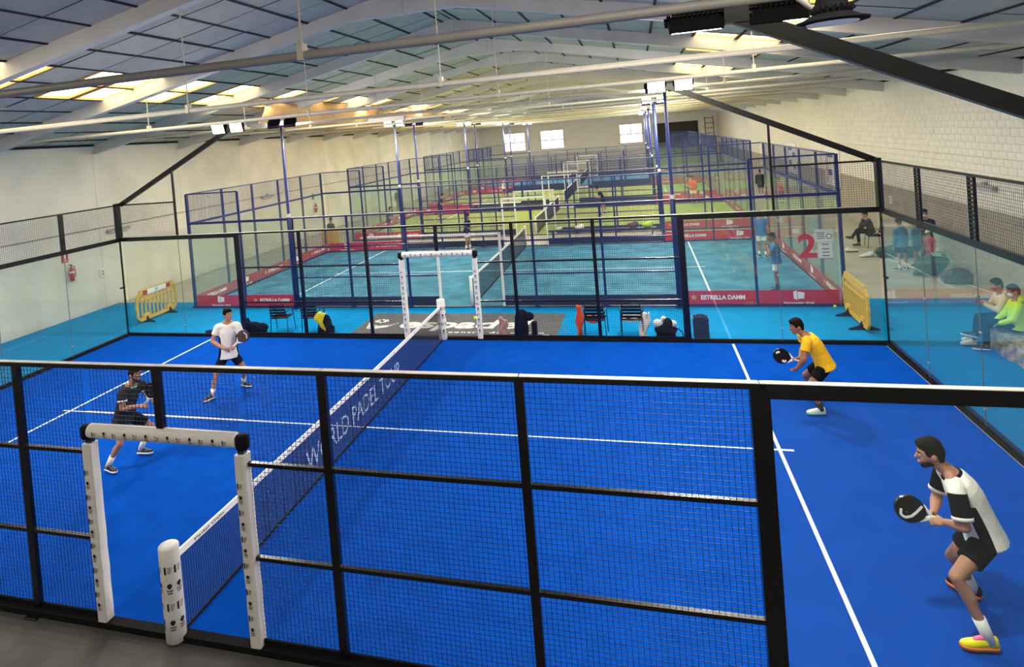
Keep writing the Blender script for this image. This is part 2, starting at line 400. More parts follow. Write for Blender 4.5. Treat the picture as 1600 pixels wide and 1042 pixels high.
# roof: dark deck, insulation panels under it, translucent sheets
rf = MB()
for a, b in ((XL-.25, 0), (0, XR+.25)):
    rf.add([(a, YB-.25, roofz(a)+.02), (b, YB-.25, roofz(b)+.02), (b, YF+.25, roofz(b)+.02), (a, YF+.25, roofz(a)+.02),
            (a, YB-.25, roofz(a)+.12), (b, YB-.25, roofz(b)+.12), (b, YF+.25, roofz(b)+.12), (a, YF+.25, roofz(a)+.12)],
           [(0,1,2,3),(4,7,6,5),(0,4,5,1),(1,5,6,2),(2,6,7,3),(3,7,4,0)])
ceil = struct('ceiling', rf.mesh('ceiling', M['deck']), 'pitched roof lined with pale square panels between black joints', 'ceiling')
ANG = math.atan(SLOPE)
def edged(w, l):
    m = MB().box((-w/2, -l/2, -.035), (w/2, l/2, 0)); m.mi = [0, 1, 1, 1, 1, 1]
    return m.mesh('panel', [M['panel'], M['panel_edge']])
def panel_me(w, l): return cached(('panel', round(w, 3), round(l, 3)), lambda: edged(w, l))
FRAMES = [-4.8+4.55*i for i in range(18)]
xs_edges = [0.0, .28]+[.28+1.095*k for k in range(1, 13)]+[14.1]
rest = MB(); cand = []
skyl = []
for j, fy in enumerate(FRAMES[:-1]):
    for sgn in (-1, 1):
        for r in range(len(xs_edges)-1):
            x0, x1 = xs_edges[r], xs_edges[r+1]
            for c in range(4):
                y0 = fy+c*1.1375; xm = sgn*(x0+x1)/2; ym = y0+.56875
                sky = r in (7, 8) and ((j % 2 == 0 and c in (0, 2)) or (j % 2 == 1 and c in (1, 3)) or (j == 2 and c == 3))
                if sky and sgn > 0 and j < 2: sky = False
                W_ = (x1-x0-.05)/math.cos(ANG)
                if sky: skyl.append((xm, ym, x1-x0, sgn)); continue
                cand.append((math.hypot(xm-5.2, ym+5.8) if ym > 1.5 and (xm < 9.5) else 99+ym, xm, ym, W_, sgn, rng.uniform(-.008, .008), rng.uniform(-.004, .004)))
cand.sort()
for i, (d, xm, ym, W_, sgn, dz, tl) in enumerate(cand):
    rot = (tl, sgn*ANG+tl, 0)
    if i < 300 and W_ > .4:
        ob('roof_panel', panel_me(W_, 1.104), ceil, (xm, ym, roofz(xm)-.012+dz), rot)
    else:
        ca, sa = math.cos(sgn*ANG), math.sin(sgn*ANG); l = .552; zc = roofz(xm)-.012+dz
        P = [(xm+ca*a+sa*h, ym+b, zc-sa*a+ca*h) for h in (-.035, 0) for a, b in ((-W_/2, -l), (W_/2, -l), (W_/2, l), (-W_/2, l))]
        rest.add(P, [(0,3,2,1),(0,1,5,4),(1,2,6,5),(2,3,7,6),(3,0,4,7)]); rest.mi[-4:] = [1]*4
ob('far_roof_panels', rest.mesh('panels', [M['panel'], M['panel_edge']]), ceil, kind='stuff')
for sgn in (-1, 1):
    for x in xs_edges[1:-1]:
        ob('purlin', cached('purlin', lambda: MB().box((-.03, YB, -.075), (.03, YF, .0)).mesh('purlin', M['deck'])), ceil, (sgn*x, 0, roofz(x)+.005), (0, sgn*ANG, 0))
def sky_me():
    m = MB(); m.cur = 0; m.box((-.50, -.46, -.012), (.50, .46, 0)); m.cur = 1
    for a, b in (((-.545, -.52), (-.50, .52)), ((.50, -.52), (.545, .52)), ((-.5, -.52), (.5, -.46)), ((-.5, .46), (.5, .52))):
        m.box((a[0], a[1], -.075), (b[0], b[1], 0))
    return m.mesh('skylight_sheet', [M['sky'], M['reveal']])
for xm, ym, w_, sgn in skyl:
    ob('skylight_sheet', cached('sky', sky_me), ceil, (xm, ym, roofz(xm)+.012), (0, sgn*ANG, 0))

# concrete portal frames with a haunch under the ridge
def frame_me():
    m = MB(); dz = .31
    top = [(XL, roofz(XL)-.05), (0, RIDGE-.05), (XR, roofz(XR)-.05)]
    hx = 1.35; hz = RIDGE-.05-SLOPE*hx-dz
    poly = [(XL, roofz(XL)-.05-dz-.05), (-hx, hz), (hx, hz), (XR, roofz(XR)-.05-dz-.05)]+top[::-1]
    half1 = [(XL, roofz(XL)-dz-.1), (-hx, hz), (0, hz), (0, RIDGE-.05), (XL, roofz(XL)-.05)]
    half2 = [(0, hz), (hx, hz), (XR, roofz(XR)-dz-.1), (XR, roofz(XR)-.05), (0, RIDGE-.05)]
    for h in (half1, half2): m.prism(h, lambda u, v, d: (u, d, v), -.11, .11)
    m.box((-.07, -.13, hz-.02), (.07, .13, RIDGE-.08))
    return m.mesh('roof_beam', M['beam'])
FM = frame_me()
NEAR = ['white concrete roof frame nearest overhead', 'white roof frame just before the far fence of the blue court', 'white roof frame above the near fence of the teal court', 'white roof frame above the middle of the teal court']
for i, y in enumerate(FRAMES):
    o = struct('roof_beam', FM, NEAR[i-2] if 2 <= i <= 5 else 'white concrete roof frame over the space before the near fence' if i < 2 else 'white concrete roof frame repeated along the far hall', 'beam', (0, y, 0))
    o['group'] = 'roof frames'
# tie rods with hangers, each carrying its strap joints
def rod_me(mat_): return MB().path([(XL+.02, 0, 6.12), (-7, 0, 6.10), (0, 0, 6.12), (7, 0, 6.10), (XR-.02, 0, 6.12)], .046, 8).mesh('tie_rod', M[mat_], True)
for i, y in enumerate(FRAMES[1:], 1):
    near = i == 1
    o = struct('tie_rod', cached('rodg', lambda: rod_me('grey_steel')) if near else cached('rod', lambda: rod_me('rod')),
               'grey tie tube nearest overhead with a sleeve joint' if near else ['', '', 'cream tie tube hanging above the blue court, second from the camera'][i] if i == 2 else 'cream tie tube slung below the roof frames of the far hall', 'tie rod', (0, y, 0), group='tie tubes under the roof')
    for x in (-7.6, -2.7, 2.2, 7.6):
        L = roofz(x)-.36-6.12
        ob('hanger', cached(('hang', x), lambda: MB().tube((0, 0, 0), (0, 0, roofz(x)-.36-6.12), .011, 6).mesh('hanger', M['grey_steel'] if 0 else M['rod'])), o, (x, 0, 6.12))
        ob('clamp', cached('clamp', lambda: MB().cbox((0, 0, .03), (.06, .11, .16)).mesh('clamp', M['rod'])), o, (x, 0, 6.12))
    if i in (1, 4, 5, 6):
        xx = {1: -5.6, 4: -6.6, 5: -4.2, 6: -4.0}[i]
        ob('sleeve', cached('sleeve', lambda: MB().bar((-.75, 0, 0), (.75, 0, 0), .17, .17).bar((-.80, 0, .0), (.80, 0, .0), .10, .10).mesh('sleeve', M['grey_steel'])), o, (xx, 0, 6.16))

# tan sheet hung under the left roof lights
def sheet_fn(u, v):
    y = 15.4+u*25
    zt = 7.27-.05*(1+math.sin(u*21)*math.sin(u*9))-.13*max(0, math.sin(u*13+.5))**2-.12*u*u
    zb = 6.06+.02*math.sin(u*17)
    return (-8.02-.75*v*v+.07*math.sin(u*33+v*2), y, zt+(zb-zt)*v)
o = ob('hanging_sheet', MB().sheet(90, 8, sheet_fn, .02).mesh('hanging_sheet', M['wood_tan'], True)); o['label'] = 'long tan sheet hanging below the roof lights on the left'; o['category'] = 'sheet'

# ------------------------------------------------------------------ court surfaces
TURF = ['turf_blue', 'turf_teal', 'turf_green', 'turf_green', 'turf_far']
TLAB = ['blue artificial turf of the near court', 'dusty teal turf of the second court', 'green turf of the third court', 'green turf of the fourth court, behind the third', 'pale blue turf of the farthest court']
for k in range(N_COURTS):
    y0 = COURT_PITCH*k
    t = struct('court_turf', MB().box((-10, 0, -.004), (10, 10, .006)).mesh('turf', M[TURF[k]]), TLAB[k], 'turf', (0, y0, 0))
    for x in (-6.95, 6.95): struct('court_line', cached('sline', lambda: MB().box((-.025, .05, 0), (.025, 9.95, .009)).mesh('line', M['line'])), None, None, (x, 0, 0), t)
    struct('court_line', cached('cline', lambda: MB().box((-7.15, -.025, 0), (7.15, .025, .0095)).mesh('line', M['line'])), None, None, (0, 5, 0), t)
    # low kerb carrying the cage
    kb = MB()
    for a, b in (((-10.16, -.14), (10.16, -.02)), ((-10.16, 10.02), (10.16, 10.14)), ((-10.16, -.02), (-10.02, 10.02)), ((10.02, -.02), (10.16, 10.02))):
        kb.box((a[0], a[1], -.005), (b[0], b[1], .07 if k == 0 else .03))
    struct('kerb', kb.mesh('kerb', M['black_matt'] if k == 0 else M['navy_dark']), ['low black kerb carrying the cage of the near blue court', 'low navy kerb under the teal court cage', 'low navy kerb under the third court cage', 'low navy kerb under the fourth court cage', 'low navy kerb under the farthest court cage'][k], 'kerb', (0, y0, 0))
for a, b in (((12.35, 14.0), (12.41, 20.5)), ((13.5, 14.4), (13.56, 20.5))):
    pass
m = MB().bar((12.9, 18.9, .0), (13.9, 14.2, .0), .05, .004)
struct('trim_1', m.mesh('line', M['line']), 'faded white line on the concrete beside the bags', 'line', (0, 0, -.003))
# grey mat with the club lettering
o = struct('floor_mat', MB().box((-2.86, 10.2, 0), (2.9, 12.44, .006)).mesh('mat', M['mat_grey']), 'grey mat with white club lettering behind the far gate', 'mat')
m = MB(); fn = lambda u, v: (u, v, .0075)
add_text(m, 'espadel', fn, width=3.75, height=1.05, c=(.22, 11.25), bold=.03, shear=.15)
struct('lettering', m.mesh('lettering', M['white_print']), None, None, parent=o, kind='stuff'); m = MB()
add_text(m, 'centro deportivo', fn, width=2.6, height=.16, c=(1.25, 10.62), bold=.03, space=1.25)
struct('small_lettering', m.mesh('lettering', M['white_print']), None, None, parent=o, kind='stuff'); m = MB()
for i in range(3):
    pts = [(-2.70+.05*i, 11.43-.15*i), (-2.55, 11.22-.15*i), (-2.3, 11.12-.10*i), (-2.0, 11.2-.05*i), (-1.80, 11.45-.03*i)]
    for a, b in zip(pts, pts[1:]): m.bar((a[0], a[1], .0073), (b[0], b[1], .0073), .065, .001)
for i in range(8):
    a = i*PI/4; m.bar((-2.38, 11.62, .0073), (-2.38+.22*math.cos(a), 11.62+.18*math.sin(a), .0073), .08, .001)
struct('winged_emblem', m.mesh('emblem', M['white_print']), None, None, parent=o)
# ------------------------------------------------------------------ cages
def wires(w_, h, sp, th, m):
    """welded wire: upright and level wires, panel in the x-z plane, corner at the origin"""
    b = MB(); n = int(round(w_/sp)); r = th/2
    for i in range(1, n): x = w_*i/n; b.add([(x-r,-r,0),(x+r,-r,0),(x+r,r,0),(x-r,r,0),(x-r,-r,h),(x+r,-r,h),(x+r,r,h),(x-r,r,h)], [(0,1,5,4),(1,2,6,5),(2,3,7,6),(3,0,4,7)])
    n = int(round(h/sp))
    for i in range(1, n): z = h*i/n; b.add([(0,-r,z-r),(0,r,z-r),(0,r,z+r),(0,-r,z+r),(w_,-r,z-r),(w_,r,z-r),(w_,r,z+r),(w_,-r,z+r)], [(0,1,5,4),(1,2,6,5),(2,3,7,6),(3,0,4,7)])
    return b.mesh('mesh_panel', M[m])
def mesh_me(w_, h, st): return cached(('wire', round(w_, 2), round(h, 2), st['id']), lambda: wires(w_, h, .05, st['wt'], st['wire']))
ST1 = dict(id=1, fr='black', wire='wire', wt=.0042, glass='glass1', beam=.11)
ST2 = dict(id=2, fr='navy', wire='wire_blue', wt=.0040, glass='glass2', beam=.07)
def bx(a, b, m): 
    k = ('bx', tuple(round(x, 3) for x in a), tuple(round(x, 3) for x in b), m)
    return cached(k, lambda: MB().box(a, b).mesh('bar', M[m]))
def post(parent, x, y, z0, z1, wx, wy, m, name='post'): return ob(name, bx((-wx/2, -wy/2, z0), (wx/2, wy/2, z1), m), parent, (x, y, 0))

# little printed marks: a box emblem with caption bars, a ball crest with a name
def mark_box(m, mg, fn, s):
    m.add([fn(*p) for p in ((-.5*s, .42*s), (-.26*s, .5*s), (-.26*s, -.5*s), (-.5*s, -.38*s))], [(0, 3, 2, 1)])
    mg.cur = 1
    for i in range(4):
        z = (.30-.2*i)*s; l = (.46, .42, .38, .30)[i]*s
        mg.add([fn(-.08*s, z+.055*s), fn(-.08*s+l, z+.055*s), fn(-.08*s+l, z-.055*s), fn(-.08*s, z-.055*s)], [(0, 3, 2, 1)])
    mg.cur = 0
def mark_crest(m, mg, fn, s):
    pts = [(.30*s*math.cos(a)*(1 if math.sin(a) > -.3 else .82), .34*s+.30*s*math.sin(a)*(1 if math.sin(a) > 0 else 1.15)) for a in [i*2*PI/14 for i in range(14)]]
    m.add([fn(*p) for p in pts], [tuple(range(14))])
    add_text(m, 'Padel', lambda u, v: fn(u, v), height=.24*s, width=.66*s, c=(0, -.20*s), bold=.03)
    add_text(m, 'Galis', lambda u, v: fn(u, v), height=.22*s, width=.60*s, c=(0, -.50*s), bold=.03)
def pad_upright_me(h, wx, wy, step, s, side):
    """square foam sleeve with printed marks on the face towards the camera; returns sleeve mesh, print mesh"""
    b = MB(); rings = []
    n = 10
    for i in range(n+1):
        z = h*i/n; j = .004*math.sin(i*2.7)
        rings.append([(sx*(wx/2-c0)+j, sy*(wy/2-c1), z) for sx, sy, c0, c1 in ((-1,-1,.015,0),(1,-1,.015,0),(1,-1,0,.015),(1,1,0,.015),(1,1,.015,0),(-1,1,.015,0),(-1,1,0,.015),(-1,-1,0,.015))])
    b.loft(rings)
    p = MB(); z = h-.32; i = 0
    while z > .10:
        f = lambda u, v, z=z: (u, -wy/2-.0055, z+v)
        (mark_box if i % 2 == 0 else mark_crest)(p, p, f, s)
        z -= step; i += 1
    return b.mesh('post_pad', M['pad']), p.mesh('print', [M['ink'], M['ink_grey']])
def side_fence(name, label, k, far, st, group=None):
    """long side of a cage: glass at both ends, welded mesh between, a gate gap in the middle. Built round (0, y, 0)."""
    y = COURT_PITCH*k+(10.06 if far else -.06)
    t = thing(name, label, 'fence', (0, y, 0), group=group)
    fr = st['fr']; first = st['id'] == 1
    for x in (-6, -4, -2, 2, 4, 6):
        w_ = (.15 if first else .10) if abs(x) == 6 else (.085 if first else .07)
        post(t, x, 0, .0, 3.0, w_, .06, fr)
        if first or abs(x) != 6: ob('foot', bx((-.09, -.09, 0), (.09, .09, .012), fr), t, (x, -.05 if not far else .05, .0 if first else .03))
    post(t, 0, 0, 2.27, 3.0, .085 if first else .07, .06, fr, 'short_post')
    ob('top_rail', bx((-6.05, -.035, 2.965), (6.05, .035, 3.012), fr), t)
    if not first: ob('rail_sheen', bx((-6, -.034, 3.012), (6, .034, 3.018), 'cap'), t, label='pale strip standing in for sheen on the rail')  # added strip that puts the rail top's sheen into colour
    if first:
        for x0, x1 in ((-10.0, -6), (-6, -4), (-4, -2), (-2, 0), (0, 2), (2, 4), (4, 6), (6, 10.0)): ob('rail_sheen', bx((x0+.006, -.034, 3.012), (x1-.006, .034, 3.018), 'cap'), t, label='pale strip standing in for sheen on the rail')
    for x0, x1 in ((-6, -4), (-4, -2), (-2, -1), (1, 2), (2, 4), (4, 6)):
        for z in (1.0, 2.0): ob('rail', bx((x0, -.025, z-.02), (x1, .025, z+.02), fr), t)
        ob('base_board' , bx((x0+.03, -.012, .05), (x1-.03, .012, .13 if first else .34), 'black_matt' if first else 'navy_dark'), t)
        ob('mesh_panel', mesh_me(x1-x0-.06, 2.85, st), t, (x0+.03, .03 if not far else -.03, .10), kind='stuff')
    ob('mesh_panel', mesh_me(2.0, .70, st), t, (-1.0, .03 if not far else -.03, 2.27), kind='stuff')
    # gate frame
    for x in (-1, 1): post(t, x, 0, 0, 2.27, .07, .07, 'black' if first else 'pad', 'gate_post')
    ob('gate_header', bx((-1.04, -.035, 2.20), (1.04, .035, 2.27), 'black' if first else 'pad'), t)
    # end glass
    for s in (-1, 1):
        for x0 in (6, 8):
            a, b = s*x0, s*(x0+2); lo, hi = min(a, b), max(a, b)
            ob('glass_panel', cached(('gp', st['id']), lambda: MB().box((.012, -.006, .06), (1.988, .006, 2.95)).mesh('glass_panel', M[st['glass']])), t, (lo, 0, 0))
        ob('glass_edge', bx((-.006, -.0065, .06), (.006, .0065, 2.95), 'edge'), t, (8*s, 0, 0))
        ob('glass_rail', bx((min(6*s, 10.05*s), -.035, 3.0-st['beam']), (max(6*s, 10.05*s), .035, 3.005), fr), t)
        ob('base_rail', bx((min(6*s, 10.05*s), -.03, .0), (max(6*s, 10.05*s), .03, .07), fr), t)
        for z in (.35, 1.55): ob('clamp', bx((-.022, -.014, -.014), (.022, .014, .014), 'grey_steel' if first else fr), t, (8*s, 0, z))
        # upper mesh step
        ob('upper_rail', bx((min(8*s, 10.05*s), -.02, 3.98), (max(8*s, 10.05*s), .02, 4.02), fr), t)
        ob('upper_mesh', mesh_me(2.0, 1.0, st), t, (min(8*s, 10*s), 0, 3.0), kind='stuff')
        post(t, 8*s, 0, 3.0 if first else .03, 4.94 if first else 4.0, .05 if first else .07, .05, fr, 'strut')
    return t
def end_wall(name, label, k, side, st, group=None):
    x = 10.06*side; t = thing(name, label, 'glass wall', (x, COURT_PITCH*k, 0), group=group)
    fr = st['fr']; first = st['id'] == 1
    gm = cached(('gpy', st['id']), lambda: MB().box((-.006, .012, .06), (.006, 1.988, 2.95)).mesh('glass_panel', M[st['glass']]))
    for j in range(5):
        ob('glass_panel', gm, t, (0, 2*j, 0))
        ob('upper_mesh', mesh_me(2.0, 1.0, st), t, (0, 2*j, 3.0), (0, 0, PI/2), kind='stuff')
        for z in (.35, 1.55):
            if j: ob('clamp', bx((-.014, -.022, -.014), (.014, .022, .014), 'grey_steel' if first else fr), t, (0, 2*j, z))
    if first: ob('clamp', bx((-.03, -.10, -.02), (.03, .06, .02), fr), t, (0, 9.96, 1.5))
    for j in range(1, 5): ob('glass_edge', bx((-.0065, -.006, .06), (.0065, .006, 2.95), 'edge'), t, (0, 2*j, 0))
    ob('glass_rail', bx((-.035, -.06, 3.0-st['beam']), (.035, 10.06, 3.005), fr), t)
    ob('base_rail', bx((-.03, -.06, 0), (.03, 10.06, .07), fr), t)
    ob('upper_rail', bx((-.02, -.06, 3.98), (.02, 10.06, 4.02), fr), t)
    for j in range(6):
        if first and side < 0 and 0 < j < 5:
            ob('upper_post', bx((-.03, -.06, 3.0), (.03, .06, 4.0), fr), t, (0, 2*j, 0))
        elif first:
            if 0 < j < 5:
                def lad():
                    b = MB()
                    for yy in (-.085, .085): b.box((-.02, yy-.016, 3.0), (.02, yy+.016, 4.0))
                    for q in range(15): b.box((-.018, -.085, 3.03+q*.066), (.018, .085, 3.068+q*.066))
                    return b.mesh('ladder_post', M['black'])
                ob('ladder_post', cached('ladpost', lad), t, (0, 2*j, 0))
            else:
                ob('corner_post', bx((-.02, -.02, .07), (.02, .02, 3.0), fr), t, (0, 2*j, 0))
                ob('corner_post', bx((-.05, -.09, 3.0), (.05, .09, 4.06), fr), t, (0, 2*j, 0))
        else:
            post(t, .05*side, 2*j, .03, 4.0, .08 if j in (0, 5) else .06, .09, fr)
    return t

F1N = side_fence('court_fence', 'black fence nearest the camera with welded mesh and padded gate', 0, False, ST1)
F1F = side_fence('court_fence', 'black far fence of the blue court behind the players', 0, True, ST1)
W1L = end_wall('glass_wall', 'glass end wall of the blue court on the extinguisher side', 0, -1, ST1)
W1R = end_wall('glass_wall', 'glass end wall of the blue court beside the sitting spectators', 0, 1, ST1)
# white printed pads on both gates of the blue court
def mk_me(kind, s_):
    def f():
        m = MB(); (mark_box if kind == 0 else mark_crest)(m, m, lambda u, v: (u, 0, v), s_); return m.mesh('emblem', [M['ink'], M['ink_grey']])
    return cached(('mk', kind, s_), f)
pm, pp = pad_upright_me(2.06, .13, .13, .14, .068, 1)
for F, nm in ((F1N, 'near'), (F1F, 'far')):
    for x in (-1.0, 1.0):
        q = ob('post_pad', pm, F, (x, -.01, .05), label='white foam pad printed with small black emblems')
        if nm == 'near':
            for i in range(12):
                ob('emblem' if i % 2 == 0 else 'crest', mk_me(i % 2, .068), q, (-.012, -.0705, 2.06-.32-.14*i))
        else: ob('print', pp, q, kind='stuff')
    hb = MB()
    hb.prof((-.97, 0, 2.25), (.95, 0, 2.25), [(0, .072), (.004, .078), (.95, .080), (1.91, .078), (1.92, .070)], 14)
    hp = MB()
    for i in range(13):
        fnp = lambda u, v, x=-.85+i*.142: (x+u, -.0825*math.cos(v/.08-.15), 2.25+.0825*math.sin(v/.08-.15))
        (mark_box if i % 2 == 0 else mark_crest)(hp, hp, fnp, .062)
    q = ob('header_pad', hb.mesh('header_pad', M['pad'], True), F, (0, -.01, 0), label='white rolled foam pad with a row of emblems')
    ob('print', hp.mesh('print', [M['ink'], M['ink_grey']]), q, kind='stuff')
    for x in (-1.03, 1.01): ob('strap', cached('strap', lambda: MB().prof((0, 0, 2.16), (0, 0, 2.3), [(0, .066), (.02, .072), (.12, .072), (.14, .06)], 12).mesh('strap', M['black_matt'], True)), F, (x, 0, 0))

# blue courts behind: second court in full, the others copied from it
F2N = side_fence('court_fence', 'blue fence of the teal court with red banners facing us', 1, False, ST2, 'blue court fences')
F2F = side_fence('court_fence', 'blue fence on the far side of the teal court', 1, True, ST2, 'blue court fences')
W2L = end_wall('glass_wall', 'glass end wall of the teal court on the left, lined with dull red banners', 1, -1, ST2, 'blue court glass walls')
W2R = end_wall('glass_wall', 'glass end wall of the teal court on the right, near the seated spectator', 1, 1, ST2, 'blue court glass walls')
def words_me():
    m = MB(); f = lambda u, v: (u, -.0035, v)
    m.cur = 0; add_text(m, 'ESTRELLA DAMM', f, width=1.12, height=.125, c=(.13, .02), bold=.035)
    m.cur = 1
    pts = [((.10 if i % 2 == 0 else .042)*math.sin(i*PI/5)-.62, (.10 if i % 2 == 0 else .042)*math.cos(i*PI/5)+.02) for i in range(10)]
    m.add([f(*p) for p in pts], [tuple(range(9, -1, -1))])
    return m.mesh('lettering', [M['white_print'], M['gold']])
def emblem_me():
    m = MB(); f = lambda u, v: (u, -.0035, v+.06)
    m.add([f(*p) for p in ((-.12, .10), (-.035, .13), (-.035, -.13), (-.12, -.085))], [(0, 3, 2, 1)])
    m.add([f(*p) for p in ((-.02, .10), (.15, .07), (.13, -.085), (-.02, -.10))], [(0, 3, 2, 1)])
    add_text(m, 'Patrocinador oficial', lambda u, v: (u, -.0035, v), width=.72, height=.06, c=(0, -.14), bold=.03)
    return m.mesh('emblem', M['white_print'])
def ban(parent, loc, rz, kind, dull=False):
    b = ob('banner', bx((-.96, -.003, -.205), (.96, .003, .205), 'banner_dull' if dull else 'banner'), parent, loc, (0, 0, rz))
    ob('lettering' if kind else 'emblem', cached('words', words_me) if kind else cached('emblem', emblem_me), b)
for F in (F2N, F2F):
    for x, kd in ((-9, 0), (-7, 1), (7, 1), (9, 0)): ban(F, (x, -.02, .235), 0, kd)
for W, rz, dx in ((W2L, PI/2, .02), (W2R, -PI/2, -.02)):
    for j in range(5): ban(W, (dx, 1+2*j, .235), rz, 1-(j % 2), True)
NUM = ['', '', 'third', 'fourth', 'farthest']
for k in range(2, N_COURTS):
    dy = COURT_PITCH*(k-1)
    for src, txt in ((F2N, 'blue fence on the camera side of the %s court, banners at its ends'), (F2F, 'blue fence on the far side of the %s court'),
                     (W2L, 'left glass end wall of the %s court'), (W2R, 'right glass end wall of the %s court')):
        dup(src, V(src.location)+V((0, dy, 0)), None, txt % NUM[k])
# red number and notices on the glass of the teal court
o = thing('court_number', 'big red number 2 stuck on the teal court glass', 'sign', (9.29, 13.12, 1.29))
m = MB(); add_text(m, '2', lambda u, v: (u, -.005, v), width=.44, height=.64, c=(0, .32), bold=.03); ob('digit', m.mesh('digit', M['red_print']), o)
o = thing('notice', 'white notice with a round stamp, above the other sheet beside the red 2', 'notice', (9.69, 13.12, 1.70))
ob('sheet', bx((-.21, -.004, 0), (.21, .004, .34), 'paper'), o)
m = MB(); f = lambda u, v: (u, -.006, v)
for i in range(4): m.add([f(-.17, .26-.05*i), f(.02, .26-.05*i), f(.02, .235-.05*i), f(-.17, .235-.05*i)], [(0, 3, 2, 1)])
ob('printed_lines', m.mesh('lines', M['ink_grey']), o)
m = MB(); ring = [(.12+.075*math.cos(a), .15+.075*math.sin(a)) for a in [i*PI/8 for i in range(16)]]; rin = [(.12+.055*math.cos(a), .15+.055*math.sin(a)) for a in [i*PI/8 for i in range(16)]]
m.add([f(*p) for p in ring+rin], [(i, (i+1) % 16, 16+(i+1) % 16, 16+i) for i in range(16)]); ob('stamp', m.mesh('stamp', M['rust']), o)
o = thing('notice', 'white notice with three black lines and a red edge, lower one beside the red 2', 'notice', (9.71, 13.12, 1.26))
ob('sheet', bx((-.165, -.004, 0), (.165, .004, .42), 'paper'), o)
m = MB()
for i in range(3): m.add([f(-.08, .27-.09*i), f(.09, .27-.09*i), f(.09, .25-.09*i), f(-.08, .25-.09*i)], [(0, 3, 2, 1)])
ob('printed_lines', m.mesh('lines', M['ink']), o)
ob('red_edge', bx((-.165, -.006, 0), (.165, -.004, .015), 'red_print'), o); ob('red_heading', bx((-.08, -.006, .365), (.08, -.004, .395), 'red_print'), o)

# ------------------------------------------------------------------ nets
def net_build(k, label, first):
    t = thing('court_net', label, 'net', (0, COURT_PITCH*k, 0), group=None if first else 'nets on the courts behind')
    top = lambda y: .92-.04*(1-((y-5)/5)**2)
    def body():
        b = MB(); sp = .04 if first else .055; r = .0026 if first else .003; n = int(10/sp)
        for i in range(n+1):
            y = 10*i/n; h = top(y)-.05
            b.add([(-r,y-r,.02),(r,y-r,.02),(r,y+r,.02),(-r,y+r,.02),(-r,y-r,h),(r,y-r,h),(r,y+r,h),(-r,y+r,h)], [(0,1,5,4),(1,2,6,5),(2,3,7,6),(3,0,4,7)])
        m_ = int(.9/sp)
        for i in range(m_):
            f = (i+.5)/m_
            for j in range(10):
                ya, yb = j, j+1; za, zb = .02+f*(top(ya)-.07), .02+f*(top(yb)-.07)
                b.bar((0, ya, za), (0, yb, zb), 2*r, 2*r, caps=False)
        return b.mesh('netting', M['net'])
    ob('netting', cached(('net', first), body), t, kind='stuff')
    def band():
        b = MB()
        for j in range(10):
            a, c = top(j), top(j+1)
            b.add([(-.012, j, a-.075), (.012, j, a-.075), (.012, j, a), (-.012, j, a), (-.012, j+1, c-.075), (.012, j+1, c-.075), (.012, j+1, c), (-.012, j+1, c)],
                  [(0,1,5,4),(1,2,6,5),(2,3,7,6),(3,0,4,7)])
        return b.mesh('band', M['pad'])
    bd = ob('top_band', cached('band', band), t)
    ob('bottom_cord', cached('bcord', lambda: MB().bar((0, 0, .025), (0, 10, .025), .02, .03).mesh('cord', M['black_matt'])), t)
    if first:
        m = MB(); ff = lambda u, v: (.0135, u, v)
        for i, y in enumerate((.55, 1.25, 2.4, 5.2, 6.6, 7.9, 9.2)):
            if i in (0, 3): add_text(m, 'Padel Galis', ff, width=.55, height=.03, c=(y, top(y)-.037), bold=.02)
            else: mark_box(m, m, lambda u, v, y=y: (.0135, y+u, top(y)-.037+v), .055)
        ob('print', m.mesh('print', [M['ink'], M['ink_grey']]), bd, kind='stuff')
        # white letters printed through the netting
        m = MB()
        add_text(m, 'WORLD PADEL TOUR', lambda u, v: (.005, u, v), width=4.05, height=.33, c=(4.86, .43))
        ob('lettering', m.mesh('lettering', M['net_print']), t, kind='stuff')
    for y in (-.06, 10.0):
        p = thing_p = ob('net_post', cached(('np', first), lambda: MB().tube((0, 0, 0), (0, 0, .95), .03 if first else .045, 12).mesh('net_post', M['black'] if first else M['pad'], True)), t, (0, y, 0))
        if first:
            pd = MB().prof((0, 0, .02), (0, 0, 1.06), [(0, .095), (.008, .106), (.3, .109), (.7, .107), (1.03, .107), (1.042, .100), (1.044, .03)], 24)
            q = ob('post_pad', cached('npad', lambda: pd.mesh('post_pad', M['pad'], True)), p, (0, -.06 if y < 1 else .02, 0), label='thick white foam roll printed with black emblems')
            # third level stops here: the print is joined to the roll's own siblings
            m = MB()
            for col, a0 in enumerate((-2.15, -1.05, -.1)):
                z = .84
                for i in range(4):
                    fnp = lambda u, v, z=z, a0=a0, yo=(-.06 if y < 1 else .02): (.1105*math.cos(a0+u/.11), yo+.1105*math.sin(a0+u/.11), z+v)
                    ((mark_box if i % 2 == 0 else mark_crest))(m, m, fnp, .092); z -= .20
            ob('print', m.mesh('print', [M['ink'], M['ink_grey']]), p, kind='stuff')
    return t
net_build(0, 'black net across the blue court with white band and pale lettering', True)
NL = ['', 'dark net across the teal court', 'dark net across the third, green court', 'dark net across the fourth court', 'dark net across the farthest court']
for k in range(1, N_COURTS): net_build(k, NL[k], False)

